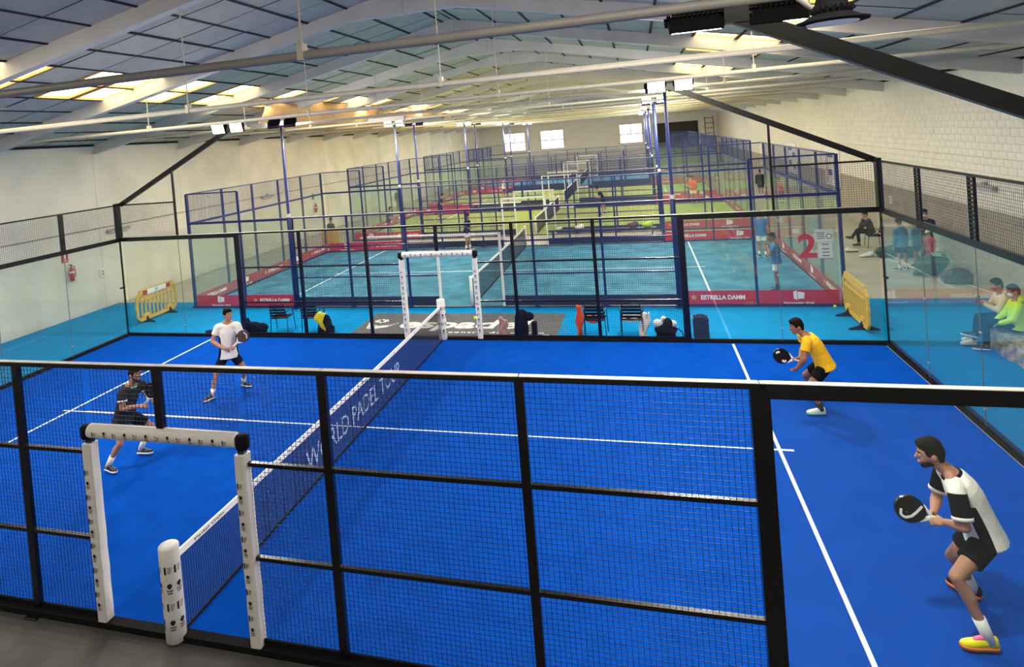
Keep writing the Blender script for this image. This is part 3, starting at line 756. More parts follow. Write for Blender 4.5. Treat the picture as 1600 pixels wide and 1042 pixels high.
# ------------------------------------------------------------------ floodlights
def head_me(on):
    m = MB(); m.cur = 0
    m.box((-.205, -.05, -.155), (.205, .03, .155)); m.box((-.18, .03, -.12), (.18, .055, .12))
    for i in range(9): m.box((-.16+i*.036, .055, -.13), (-.15+i*.036, .085, .13))
    m.box((-.23, -.03, -.02), (-.205, .02, .10)); m.box((.205, -.03, -.02), (.23, .02, .10))
    return m.mesh('housing', M['black_matt'])
def lens_me(mt): return MB().box((-.185, -.058, -.135), (.185, -.048, .135)).mesh('lens', M[mt])
def lamp_pair(t, pos, face, m, tilt=.45, dz=.10):
    """two floodlights on a crossbar; they shine towards face (+1 or -1 in y)"""
    x, y, z = pos
    ob('crossbar', cached(('xb', m), lambda: MB().box((-.48, -.03, -.025), (.48, .03, .025)).mesh('crossbar', M[m])), t, (x, y, z))
    for dx in (-.30, .30):
        h = ob('floodlight', cached('head', lambda: head_me(True)), t, (x+dx, y+.07*face, z+dz), (tilt if face < 0 else tilt, 0, 0 if face < 0 else PI))
        ob('lens', cached('lens', lambda: lens_me('lamp')), h)
for k in range(N_COURTS):
    y0 = COURT_PITCH*k
    for sx in (-1, 1):
        for y, face in ((y0-.20, 1), (y0+10.20, -1)):
            side = 'left' if sx < 0 else 'right'
            where = 'camera-side' if face > 0 else 'far-side'
            if k == 0:
                if face > 0 and sx < 0: continue
                lab = {(1, 1): 'black slanting floodlight arm overhead with two lamp heads, crossing the roof', (-1, -1): 'black slanting floodlight arm above the far corner by the extinguisher wall', (1, -1): 'black slanting floodlight arm rising over the far corner near the spectators'}[(sx, face)]
                t = thing('slanted_floodlight', lab, 'floodlight', (0, y-.0, 0), group='floodlights of the courts')
                ob('arm', MB().bar((10.08*sx, 0, 4.0), (5.95*sx, 0, 6.02), .09, .13).mesh('arm', M['black']), t)
                lamp_pair(t, (6.0*sx, 0, 6.07), face, 'black', .30 if face < 0 else 1.2, -.03 if face < 0 else -.06)
                ob('bracket', bx((-.09, -.06, -.12), (.09, .06, .10), 'black'), t, (6.0*sx, 0, 6.06))
                if face > 0:
                    ob('cable', MB().path([(5.72, -.05, 6.2), (5.8, -.1, 6.27), (5.95, -.05, 6.22), (6.1, -.12, 6.3), (6.3, -.05, 6.22)], .009, 6).mesh('cable', M['black_matt'], True), t)
            else:
                lab = '%s blue floodlight mast on the %s fence of the %s court' % (side, where, ['', 'teal', 'third', 'fourth', 'farthest'][k])
                t = thing('floodlight_mast', lab, 'floodlight', (6*sx, y, 0), group='floodlights of the courts')
                ob('mast', cached('mast', lambda: MB().prof((0, 0, .03), (0, 0, 6.05), [(0, .075), (3.0, .075), (3.05, .05), (6.02, .045)], 12).mesh('mast', M['navy'], True)), t)
                ob('base_plate', cached('mbase', lambda: MB().box((-.12, -.08, .03), (.12, .05, .05)).mesh('base', M['navy'])), t)
                ob('collar', cached('mcol', lambda: MB().prof((0, 0, 3.0), (0, 0, 3.16), [(0, .07), (.16, .06)], 12).mesh('collar', M['pad'])), t)
                lamp_pair(t, (0, 0, 6.07), face, 'navy')
# round high-bay lamp, diffuser given a faint glow, hung on a bent pipe close overhead
t = thing('highbay_lamp', 'round black high-bay lamp hanging from a bent pipe near the roof', 'lamp', (6.27, -1.7, 5.72))
ob('rim', MB().prof((0, 0, -.035), (0, 0, .1), [(0, .135), (.002, .178), (.014, .182), (.022, .15), (.05, .10)], 28).mesh('rim', M['black_matt'], True), t)
ob('diffuser', MB().prof((0, 0, -.040), (0, 0, 0), [(0, .02), (.001, .128), (.006, .130)], 28).mesh('diffuser', M['led'], True), t)
hs = MB().prof((0, 0, .0), (0, 0, .2), [(0, .085), (.05, .088), (.10, .075), (.13, .05)], 20)
for i in range(20):
    a = i*PI/10; hs.bar((.075*math.cos(a), .075*math.sin(a), .05), (.098*math.cos(a), .098*math.sin(a), .02), .007, .05)
ob('heat_sink', hs.mesh('heat_sink', M['black_matt']), t)
ob('hook', MB().path([(0, 0, .12), (.02, 0, .2), (.0, 0, .26), (-.03, 0, .22)], .008, 6).mesh('hook', M['grey_steel'], True), t)
ob('pipe', MB().path([(-.03, 0, .05), (-.10, .0, .06), (-.16, 0, .12), (-.19, 0, .24), (-.19, 0, .42), (-.12, .3, .62), (-.05, 1.45, .62)], .016, 8).mesh('pipe', M['grey_steel'], True), t)
# ------------------------------------------------------------------ movable things round the courts
def barrier(name, label, x, y, rz, marked, mat_='yellow'):
    """plastic crowd barrier 2 m long, in its own x-z plane"""
    t = thing(name, label, 'barrier', (x, y, 0), rz, 'yellow plastic barriers')
    def fr():
        b = MB(); L, H, z0 = .92, 1.0, .13
        pts = [(-L, z0+.1), (-L+.1, z0), (L-.1, z0), (L, z0+.1), (L, H-.16), (L-.14, H), (-L+.14, H), (-L, H-.16)]
        for i in range(8):
            p, q = pts[i], pts[(i+1) % 8]; th = .10 if i in (1,) else (.16 if i == 5 else .07)
            b.bar((p[0], 0, p[1]), (q[0], 0, q[1]), th if False else .055, th, up=(0, 1, 0) if False else (0, 0, 1) if abs(p[1]-q[1]) < .01 else (1, 0, 0))
        for s in (-1, 1): b.box((s*.94-.05, -.03, .52), (s*.94+.05, .03, .62))
        for s in (-1, 1): b.box((s*.55-.12, -.04, .15), (s*.55+.12, .04, .30))
        return b.mesh('frame', M['yellow'])
    ob('frame', cached('bfr', fr), t)
    for i in range(9): ob('slat', cached('bsl', lambda: MB().box((-.022, -.02, .17), (.022, .02, .86)).mesh('slat', M['yellow'])), t, (-.72+.18*i, 0, 0))
    ob('board', bx((-.80, -.03, .74), (.80, .03, .80), 'yellow'), t)
    for s in (-1, 1):
        def ft():
            m = MB(); m.prism([(-.33, 0), (.33, 0), (.30, .03), (.10, .10), (.03, .22), (-.03, .22), (-.10, .10), (-.30, .03)], lambda u, v, d: (d, u, v), -.03, .03); return m.mesh('foot', M['black_matt'])
        ob('foot', cached('bft', ft), t, (s*.55, 0, 0), (0, 0, .0))
    if marked:
        b = ob('printed_strip', bx((-.60, -.034, .90), (.60, .034, 1.05), 'white_print'), t)
        for s in (-1, 1): ob('red_block', bx((-.10, -.037, .90), (.10, .037, 1.05), 'red'), b, (s*.55, 0, 0))
        m = MB(); mark_box(m, m, lambda u, v: (u, -.0355, .975+v), .11); ob('print', m.mesh('print', M['ink']), b)
    return t
barrier('crowd_barrier', 'yellow plastic barrier with red and white strip on the cyan carpet by the extinguisher wall', -10.68, 12.0, PI/2+.02, True)
barrier('crowd_barrier', 'yellow plastic barrier of plain slats beside the corner of the teal court', 9.93, 11.65, -PI/2-.02, False)

def armchair(label, x, y, rz):
    t = thing('metal_armchair', label, 'chair', (x, y, .0), rz, 'black slatted armchairs behind the far fence')
    r = .0125
    def leg(s, f): return MB().path([(s*.26, -.22, 0), (s*.245, -.20, .44), (s*.235, -.235, .62), (s*.22, -.27, .80)] if not f else [(s*.29, .26, 0), (s*.28, .22, .40), (s*.275, .18, .60), (s*.27, .08, .655), (s*.265, -.10, .65), (s*.25, -.20, .60)], r, 6).mesh('leg', M['black'], True)
    for s in (-1, 1):
        for f in (0, 1): ob('leg', cached(('cl', s, f), lambda: leg(s, f)), t)
    ob('back_rail', cached('cbr', lambda: MB().path([(-.22, -.27, .80), (-.19, -.285, .85), (.19, -.285, .85), (.22, -.27, .80)], r, 6).mesh('rail', M['black'], True)), t)
    ob('seat_frame', cached('csf', lambda: MB().path([(-.245, -.2, .43), (-.26, .22, .43), (.26, .22, .43), (.245, -.2, .43), (-.245, -.2, .43)], r, 6).mesh('frame', M['black'], True)), t)
    for i in range(4): ob('slat', cached('cbs', lambda: MB().box((-.225, -.008, -.031), (.225, .008, .031)).mesh('slat', M['black_matt'])), t, (0, -.232-.016*i, .52+.085*i), (-.2, 0, 0))
    for i in range(5): ob('slat', cached('css', lambda: MB().box((-.25, -.033, -.008), (.25, .033, .008)).mesh('slat', M['black_matt'])), t, (0, -.16+.085*i, .44))
    return t
# backs towards us
armchair('black slatted metal armchair by the far fence, first from the left', -5.10, 10.62, .12)
armchair('black slatted metal armchair beside the backpack with the yellow towel', -4.10, 10.64, .10)
armchair('black slatted metal armchair with an orange jacket over it', 3.86, 10.55, 0)
armchair('black slatted metal armchair with white towels on it', 4.75, 10.58, 0)

def remesh(mb, name, m, voxel, smooth=5, cut=None):
    """fuse overlapping closed pieces into one continuous surface"""
    me = mb.mesh(name, m); o = bpy.data.objects.new('fuse', me); COL.objects.link(o)
    r = o.modifiers.new('r', 'REMESH'); r.mode = 'VOXEL'; r.voxel_size = voxel; r.use_smooth_shade = True
    if smooth: s = o.modifiers.new('s', 'SMOOTH'); s.iterations = smooth; s.factor = .5
    dg = bpy.context.evaluated_depsgraph_get(); res = bpy.data.meshes.new_from_object(o.evaluated_get(dg))
    bpy.data.objects.remove(o); bpy.data.meshes.remove(me); res.name = name
    if not res.materials: res.materials.append(m)
    return res
def E3(a, b, c): return ((a, 0, 0), (0, b, 0), (0, 0, c))
# jacket and towels on the chairs
def drape(label, name, cat, m, fnc, nu=14, nv=18, th=.016, group=None):
    o = ob(name, MB().sheet(nu, nv, fnc, th).mesh(name, M[m], True)); o['label'] = label; o['category'] = cat
    if group: o['group'] = group
    return o
drape('orange jacket hanging over the side of the armchair down to the carpet', 'jacket', 'jacket', 'orange_cloth',
      lambda u, v: (3.43+.14*u+.03*math.sin(v*9+u*4)-.03*v, 10.36+.07*math.sin(u*7+v*3)+.05*u, .78-.76*v+.02*math.sin(u*11)), 12, 18, .03)
drape('orange sleeve of cloth lying across the seat of the armchair', 'sleeve_cloth', 'clothing', 'orange_cloth', lambda u, v: (3.66+.30*u, 10.40+.25*v+.02*math.sin(u*9), .50-.04*math.sin(u*3)-.12*(1-v)**2+.015*math.sin(v*12)), 10, 8, .02)
drape('white towel hanging from the armchair beside the black and white bag', 'towel', 'towel', 'paper', lambda u, v: (5.0+.20*u-.12*v+.03*math.sin(v*8+u*5), 10.40-.06*v+.05*math.sin(u*8), .60-.585*v+.01*math.sin(u*14)), 12, 18, .02)
drape('folded white towel across the seat of the same armchair', 'towel', 'towel', 'paper', lambda u, v: (4.53+.42*u, 10.38+.30*v, .475-.09*(1-v)**2+.015*math.sin(u*10+v*4)), 12, 8, .03)

def bag(name, label, cat, loc, m, parts, rz=0, group=None):
    t = thing(name, label, cat, loc, rz, group)
    for nm, mm, fnb, vx in parts:
        b = MB(); fnb(b); ob(nm, remesh(b, nm, M[mm], vx, 4), t)
    return t
def strap_me(pts, m, r=.016): return MB().path(pts, r, 6).mesh('strap', M[m], True)
# black backpack with lime trim on the grey mat
def b1(b): b.cone((0, 0, .16), (0, .02, .46), .19, .155); b.ell((0, -.12, .22), E3(.15, .09, .17)); b.box((-.17, -.10, .0), (.17, .13, .2))
def b1b(b): b.ell((.20, .02, .47), E3(.15, .11, .12)); b.ell((.02, .03, .56), E3(.15, .10, .09))
t = bag('backpack', 'bulky black backpack with lime trim standing on the grey mat', 'backpack', (1.98, 10.50, .006), 'black_cloth', [('body', 'black_cloth', b1, .014), ('top_flap', 'black_cloth', b1b, .014)])
ob('trim', MB().path([(-.03, -.215, .10), (.01, -.235, .22), (-.02, -.215, .34)], .013, 6).mesh('trim', M['lime'], True), t)
for s in (-1, 1): ob('strap', strap_me([(s*.09, .15, .5), (s*.13, .22, .35), (s*.12, .18, .08)], 'black_matt'), t)
ob('side_pocket', bx((-.06, -.06, 0), (.06, .06, .34), 'black_matt'), t, (.34, 0, 0))
drape('pale pink towel hanging by the fence next to the bulky backpack', 'towel', 'towel', 'pink_towel', lambda u, v: (1.40+.22*u+.03*math.sin(v*7), 10.42+.05*math.sin(u*9), .44-.43*v+.05*(1-v)*math.sin(u*5)), 10, 14, .03)
# water bottle
t = thing('water_bottle', 'clear plastic water bottle standing on the carpet left of the orange jacket', 'bottle', (3.10, 10.38, 0))
ob('body', MB().prof((0, 0, 0), (0, 0, .3), [(0, .036), (.01, .042), (.10, .040), (.12, .037), (.14, .041), (.22, .041), (.27, .02), (.29, .014)], 14).mesh('body', M['plastic_clear'], True), t)
ob('cap', MB().tube((0, 0, .285), (0, 0, .305), .016, 10).mesh('cap', M['blue_print'], True), t)
o = ob('crumpled_paper', MB().ell((2.66, 10.33, .036), E3(.07, .05, .028), 8, 5).ell((2.58, 10.36, .03), E3(.06, .04, .022), 8, 5).mesh('paper', M['paper'])); o['label'] = 'small crumpled white paper near the edge of the grey mat'; o['category'] = 'litter'
# black and white sports bag
def b2(b): b.ell((0, 0, .17), E3(.27, .17, .16)); b.box((-.22, -.12, 0), (.22, .12, .15))
def b2w(b): b.ell((-.17, .0, .33), E3(.12, .10, .10)); b.ell((.16, .02, .31), E3(.12, .10, .09)); b.ell((-.03, .02, .44), E3(.07, .06, .06))
def b2t(b): b.ell((.06, -.03, .33), E3(.11, .13, .14))
t = bag('sports_bag', 'black and white sports bag on the carpet right of the towelled armchair', 'bag', (5.52, 10.46, 0), 'black_cloth', [('body', 'black_cloth', b2, .014), ('white_cover', 'paper', b2w, .014), ('top_pocket', 'black_cloth', b2t, .014)])
ob('strap', strap_me([(.24, -.02, .22), (.36, -.08, .16), (.40, -.10, .05), (.28, -.14, .02), (.12, -.16, .02)], 'black_matt'), t)
# dark suitcase-like box at the glass post
t = thing('ball_case', 'black upright case standing just right of the glass post', 'case', (6.32, 10.42, 0))
def bc():
    m = MB(); m.loft([[(sx*(.17-.01*c), sy*(.13-.01*c), z) for sx, sy in ((-1, -1), (1, -1), (1, 1), (-1, 1))] for z, c in ((0, 1), (.02, 0), (.46, 0), (.50, 1), (.52, 3))]); return m.mesh('body', M['black_matt'])
ob('body', bc(), t); ob('lid', bx((-.18, -.14, .44), (.18, .14, .47), 'black'), t); ob('handle', strap_me([(-.07, 0, .52), (-.06, 0, .555), (.06, 0, .555), (.07, 0, .52)], 'black'), t)
# dark bag left, backpack with yellow towel
def b3(b): b.ell((0, 0, .17), E3(.34, .20, .16)); b.ell((.26, .02, .16), E3(.20, .16, .14)); b.ell((-.22, .0, .26), E3(.12, .12, .18)); b.cone((-.18, 0, .3), (-.14, -.02, .46), .06, .02); b.box((-.28, -.13, 0), (.36, .13, .10))
t = bag('duffel_bag', 'slumped black duffel bag behind the white shirted player', 'bag', (-5.92, 10.40, 0), 'black_cloth', [('body', 'black_cloth', b3, .016)])
ob('strap', strap_me([(-.25, -.10, .34), (-.05, -.2, .38), (.2, -.19, .30), (.38, -.12, .15)], 'grey_cloth'), t)
def b4(b): b.cone((0, 0, .18), (0, .0, .38), .21, .17); b.ell((.1, -.10, .22), E3(.17, .12, .18)); b.box((-.19, -.14, 0), (.22, .14, .2))
t = bag('backpack', 'black ribbed backpack with a yellow towel thrown over it', 'backpack', (-3.60, 10.42, 0), 'black_cloth', [('body', 'black_cloth', b4, .014)])
for i in range(7): ob('rib', cached('brib', lambda: MB().path([(.0, -.245, 0), (.10, -.255, 0), (.20, -.215, 0), (.255, -.12, 0)], .010, 5).mesh('rib', M['grey_cloth'], True)), t, (0, .01, .08+.045*i))
drape('yellow towel draped over the black ribbed backpack', 'towel', 'towel', 'towel_yellow', lambda u, v: (-3.80+.26*u-.02*v+.10*v*v+.02*math.sin(v*9), 10.42-.29*min(1, v*1.6)+.02*math.sin(u*9), .60+.02*math.sin(u*6)-.50*max(0, v-.25)*(.55+.6*u)), 12, 20, .022)
o = ob('black_bag_edge', remesh(MB().ell((0, 0, .05), E3(.22, .12, .05)).ell((.1, 0, .07), E3(.12, .10, .05)), 'bag', M['black_cloth'], .014)); o.location = (-7.35, 10.36, 0); o['label'] = 'small flat black pouch at the foot of the far left glass'; o['category'] = 'bag'
# bags on the concrete
def b5(b): b.ell((-.08, 0, .30), E3(.42, .28, .30)); b.ell((.2, .02, .42), E3(.24, .24, .26)); b.cone((-.50, -.05, .08), (-.2, 0, .2), .06, .2)
t = bag('holdall', 'big dark green holdall with mint markings on the concrete floor', 'bag', (13.30, 16.45, 0), 'green_bag', [('body', 'green_bag', b5, .022)], .1)
ob('mint_patch', MB().sheet(8, 6, lambda u, v: (-.05+.34*u, -.16+.10*v, .655-.10*u*u*.4+.03*v-.06*(1-v)), .012).mesh('patch', M['mint'], True), t)
ob('strap', strap_me([(.30, -.18, .62), (.40, -.20, .45), (.42, -.2, .22), (.36, -.24, .05)], 'mint', .022), t)
def b6(b): b.ell((0, 0, .20), E3(.40, .21, .20)); b.box((-.34, -.15, 0), (.34, .15, .16)); b.ell((.05, 0, .30), E3(.27, .16, .14))
t = bag('duffel_bag', 'brown duffel bag lying in front of the big green holdall', 'bag', (13.50, 15.45, 0), 'brown_bag', [('body', 'brown_bag', b6, .018)], -.12)
for s in (-.16, .16): ob('strap', strap_me([(s, -.20, .05), (s, -.215, .22), (s*.6, -.14, .40), (0, -.08, .44)], 'grey_cloth', .014), t)
def b7(b): b.ell((0, 0, .20), E3(.55, .24, .20)); b.ell((-.4, .0, .18), E3(.3, .22, .18)); b.box((-.6, -.16, 0), (.5, .16, .14))
t = bag('racket_bag', 'long teal and black racket bag lying on the floor behind the corner', 'bag', (13.35, 19.2, 0), 'green_bag', [('body', 'green_bag', b7, .024)], -.05)
ob('handle', strap_me([(-.2, -.2, .3), (-.1, -.24, .42), (.1, -.24, .42), (.2, -.2, .3)], 'black_matt'), t)
t = thing('towel', 'crumpled white towel and shoe bag on the floor left of the racket bag', 'towel', (12.45, 19.3, 0))
ob('cloth', remesh(MB().ell((0, 0, .06), E3(.18, .13, .06)).ell((.13, .05, .09), E3(.13, .11, .08)).ell((-.16, -.05, .04), E3(.12, .09, .04)), 'cloth', M['paper'], .02), t)
t = thing('shoe', 'pale shoe lying on its side by the white towel', 'shoe', (12.25, 20.2, 0))
ob('upper', remesh(MB().cone((-.16, 0, .07), (.15, 0, .05), .06, .045).ell((-.12, 0, .12), E3(.07, .05, .06)), 'upper', M['shoe_white'], .012), t); ob('sole', bx((-.2, -.045, 0), (.19, .045, .025), 'grey_cloth'), t)

# bench of rough stone
t = thing('stone_bench', 'low rough stone bench with the two seated spectators', 'bench', (12.53, 7.78, 0))
m = MB(); rows = []
rb = random.Random(5)
prof_ = [(-.66, 0), (-.68, .12), (-.67, .30), (-.655, .42)]
def bench_f(u, v):
    y = -2.6+5.0*u; z = .41*v
    return (-.66+.02*math.sin(y*7.3+v*5)+.018*math.sin(y*17+v*11), y, z)
b = MB(); b.box((-.64, -2.6, 0), (.66, 2.4, .41)); b.sheet(70, 8, bench_f, .05); ob('block', b.mesh('block', M['stone'], False), t)
for j in range(4): ob('slab', cached('slab', lambda: MB().box((-.70, -.62, .41), (.70, .62, .455)).mesh('slab', M['stone'])), t, (0, -1.98+1.255*j, 0))

# fire extinguishers, signs, emergency lights, sockets
def extinguisher(label, y, z, g='wall fire extinguishers'):
    t = thing('fire_extinguisher', label, 'extinguisher', (XL+.12, y, z), 0, g)
    ob('cylinder', cached('fx', lambda: MB().prof((0, 0, -.28), (0, 0, .3), [(0, .06), (.02, .08), (.38, .08), (.46, .055), (.50, .025), (.53, .025)], 16).mesh('cylinder', M['red'], True)), t)
    ob('valve', cached('fv', lambda: MB().tube((0, 0, .24), (0, 0, .30), .022, 8).bar((0, 0, .30), (0, -.11, .33), .02, .015).bar((0, 0, .29), (0, -.1, .285), .02, .012).mesh('valve', M['black_matt'])), t)
    ob('hose', cached('fh', lambda: MB().path([(.0, .02, .27), (.03, .09, .22), (.05, .10, .0), (.06, .09, -.15)], .012, 6).mesh('hose', M['black_matt'], True)), t)
    ob('label_plate', cached('fl', lambda: MB().prof((0, 0, -.02), (0, 0, .1), [(.02, .0812), (.08, .0812)], 16).mesh('plate', M['paper'], True)), t)
    ob('bracket', cached('fb', lambda: MB().box((-.12, -.05, -.1), (-.07, .05, .05)).mesh('bracket', M['grey_steel'])), t)
extinguisher('red fire extinguisher on the left wall under its small sign, near the blue court', 11.8, 1.60)
extinguisher('small distant red fire extinguisher on the left wall past the teal court', 29.6, 1.62)
t = thing('extinguisher_sign', 'small red sign with a white pictogram on the left wall', 'sign', (XL+.02, 11.66, 2.0))
ob('plate', bx((-.01, -.13, 0), (.005, .13, .36), 'red'), t); ob('pictogram', MB().box((.006, -.03, .12), (.008, .03, .30)).box((.006, -.07, .05), (.008, .07, .08)).mesh('pictogram', M['white_print']), t)
o = thing('extinguisher_sign', 'tiny distant sign above the far extinguisher', 'sign', (XL+.02, 29.55, 2.15)); ob('plate', bx((-.01, -.10, 0), (.005, .10, .34), 'rust'), o)
def emerg(label, x, y, z, s):
    t = thing('emergency_light', label, 'lamp', (x, y, z), 0, 'wall emergency lights')
    ob('body', bx((-.05, -.55, -.05), (.05, .55, .05), 'grey_steel'), t); ob('lens', bx((.04*s-.02, -.50, -.065), (.04*s+.02, .50, -.04), 'lens'), t); ob('mount', bx((-.04, -.09, .03), (.04, .09, .13), 'grey_steel'), t)
emerg('grey wall light bar on the left wall behind the black corner post', XL+.08, 14.1, 2.78, 1)
emerg('grey wall light bar on the left wall further down the hall', XL+.08, 24.5, 2.9, 1)
emerg('grey wall light bar on the right wall above the seated spectators', XR-.10, 15.3, 2.70, -1)
for x, y, z, lb in ((XL+.02, 13.2, 1.30, 'white socket box on the left wall right of the extinguisher'), (XR-.04, 22.4, 1.52, 'white socket box on the grey part of the right wall')):
    t = thing('wall_socket', lb, 'socket', (x, y, z)); ob('plate', bx((-.02, -.11, -.14), (.02, .11, .14), 'paper'), t)
    for dz in (-.05, .05): ob('outlet', bx((-.024, -.05, -.035), (.024, .05, .035), 'grey_steel'), t, (0, 0, dz))
# posters on the right wall
for y0, y1, lb in ((28.6, 31.0, 'large white printed poster on the right wall, the nearer one'), (37.2, 39.6, 'large white printed poster on the right wall, the farther one')):
    t = thing('wall_poster', lb, 'poster', (XR-.05, y0, 1.35)); L = y1-y0
    ob('sheet', MB().box((-.01, 0, 0), (.01, L, 1.85)).mesh('sheet', M['paper']), t)
    m = MB()
    for (a, b_, c, d) in ((.2, 1.0, .9, 1.3), (1.2, .5, 1.9, .8), (.3, .3, .7, .55), (1.0, 1.4, 2.0, 1.6)): m.box((-.013, a, b_), (-.009, c, d))
    ob('blue_print', m.mesh('print', M['blue_print']), t); ob('pink_print', MB().box((-.013, 1.9, .1), (-.009, 2.25, 1.5)).mesh('print', M['pink_towel']), t)
# benches between the courts
def bench(label, x, y, L, m, rz=0):
    t = thing('flat_bench', label, 'bench', (x, y, 0), rz, 'benches between the courts')
    ob('seat', MB().box((-L/2, -.20, .40), (L/2, .20, .45)).mesh('seat', M[m]), t)
    for s in (-1, 1):
        for d in (-.15, .15): ob('leg', bx((-.03, -.03, 0), (.03, .03, .40), 'navy_dark'), t, (s*(L/2-.2), d, 0))
bench('long dark bench between the teal and third courts, right of the gate', 3.3, 24.75, 4.9, 'navy_dark')
bench('white topped bench between the teal and third courts, on the left', -6.8, 24.8, 4.2, 'paper')
bench('white topped bench between the third and fourth courts', -4.5, 38.0, 3.4, 'paper')
for x, y, m, lb, r in ((1.35, 24.72, 'paper', 'small white ball bag at the left end of the dark bench', .12), (2.3, 24.75, 'paper', 'white crumpled cloth on the dark bench', .17), (4.7, 24.72, 'brown_bag', 'dark bag on the middle of the dark bench', .2), (5.35, 24.75, 'lime', 'bright lime towel at the right of the dark bench', .2)):
    o = ob('bundle', remesh(MB().ell((0, 0, r*.6), E3(r*1.4, r*.9, r*.6)).ell((r*.6, 0, r), E3(r*.8, r*.6, r*.5)), 'bundle', M[m], .03)); o.location = (x, y, .45); o['label'] = lb; o['category'] = 'bag'
# tipped yellow crate and balls
t = thing('crowd_barrier', 'square yellow plastic barrier behind the far left corner of the teal court', 'barrier', (-10.35, 24.2, 0))
ob('panel', bx((-.5, -.02, .12), (.5, .02, 1.0), 'yellow'), t); 
for i in range(6): ob('slat', bx((-.02, -.05, .18), (.02, -.02, .86), 'yellow'), t, (-.38+.15*i, 0, 0))
for s in (-1, 1): ob('foot', bx((-.04, -.25, 0), (.04, .25, .12), 'black_matt'), t, (s*.35, 0, 0))
def ball(label, loc):
    t = thing('padel_ball', label, 'ball', loc, 0, 'yellow balls'); 
    ob('felt', cached('ballm', lambda: MB().ell((0, 0, 0), E3(.042, .042, .042), 18, 12).mesh('felt', M['ball'], True)), t)
    ob('seam', cached('balls', lambda: MB().path([(.0425*math.cos(a)*math.cos(.5*math.sin(2*a)), .0425*math.sin(a)*math.cos(.5*math.sin(2*a)), .0425*math.sin(.5*math.sin(2*a))) for a in [i*2*PI/24 for i in range(25)]], .0022, 4).mesh('seam', M['paper'], True)), t)
ball('yellow ball in the air in front of the far gate', (1.45, 8.0, 1.17))
ball('yellow ball on the carpet at the corner of the teal court', (9.80, 12.95, .042))
# ------------------------------------------------------------------ people
def lerp(a, b, t): return a+(b-a)*t
def torso_rings(J, rows, infl, s, bow):
    pel, nk = J['pelvis'], J['neck']; L0 = J['hl']-J['hr']; L1 = J['sl']-J['sr']
    ax = (nk-pel); mid = (pel+nk)/2
    f0 = L0.normalized().cross(ax.normalized())
    mid = mid-f0*bow
    out = []
    for t, rx, ry in rows:
        c = pel*(1-t)**2+mid*2*t*(1-t)+nk*t*t if t >= 0 else pel+(mid-pel).normalized()*t*ax.length
        tt = min(max(t, 0), 1); tan = ((mid-pel)*(1-tt)+(nk-mid)*tt).normalized()
        sd = lerp(L0.normalized(), L1.normalized(), tt); sd = (sd-tan*sd.dot(tan)).normalized(); fw = sd.cross(tan)
        out.append((c, sd, fw, (rx*s+infl), (ry*s+infl)))
    return out
def ring_pts(R, n=20):
    c, sd, fw, rx, ry = R
    return [c+sd*rx*math.cos(2*PI*i/n)+fw*ry*math.sin(2*PI*i/n) for i in range(n)]
def two_bone(a, c, l1, l2, hint):
    """joint between a and c for segment lengths l1, l2, bending towards hint"""
    d = c-a; L = min(d.length, (l1+l2)*.998); u = d.normalized(); x = (l1*l1-l2*l2+L*L)/(2*L); h = math.sqrt(max(l1*l1-x*x, 0))
    n = hint-u*hint.dot(u); n = n.normalized() if n.length > 1e-5 else u.orthogonal()
    return a+u*x+n*h
def hand(b, w_, d, nrm, s, curl, thumb_side):
    """palm, four unequal bent fingers and a thumb leaving the side of the palm"""
    d = d.normalized(); nrm = (nrm-d*nrm.dot(d)).normalized(); sd = d.cross(nrm).normalized()*thumb_side
    pc = w_+d*.048*s
    b.ell(pc, (sd*.041*s, nrm*.017*s, d*.052*s), 12, 8)
    for i, (l, o_) in enumerate(((.040, .030), (.045, .011), (.042, -.009), (.033, -.028))):
        p0 = w_+d*(.088-abs(i-1)*.004)*s+sd*o_*s; r = (.0092-.0005*i)*s
        d1 = d*math.cos(curl*.7)+nrm*math.sin(curl*.7); p1 = p0+d1*l*s
        d2 = d*math.cos(curl*1.6)+nrm*math.sin(curl*1.6); p2 = p1+d2*l*.72*s
        d3 = d*math.cos(curl*2.3)+nrm*math.sin(curl*2.3); p3 = p2+d3*l*.5*s
        b.cone(p0-d*.02*s, p1, r*1.08, r, 8); b.cone(p1, p2, r, r*.92, 8); b.cone(p2, p3, r*.92, r*.8, 8)
    t0 = w_+d*.022*s+sd*.026*s; t1 = t0+(sd*.72+d*.62+nrm*.35).normalized()*.040*s; t2 = t1+(d*.85+nrm*(.3+curl*.5)-sd*.05).normalized()*.032*s
    b.cone(t0, t1, .013*s, .0105*s, 8); b.cone(t1, t2, .0105*s, .0085*s, 8)
def flat(b, p, q, ra, rb, n=16, over=0.0):
    L = (q-p).length; b.prof(p, q, [(-over, ra*.55), (0, ra), (L*.5, (ra+rb)/2*1.01), (L, rb)], n)

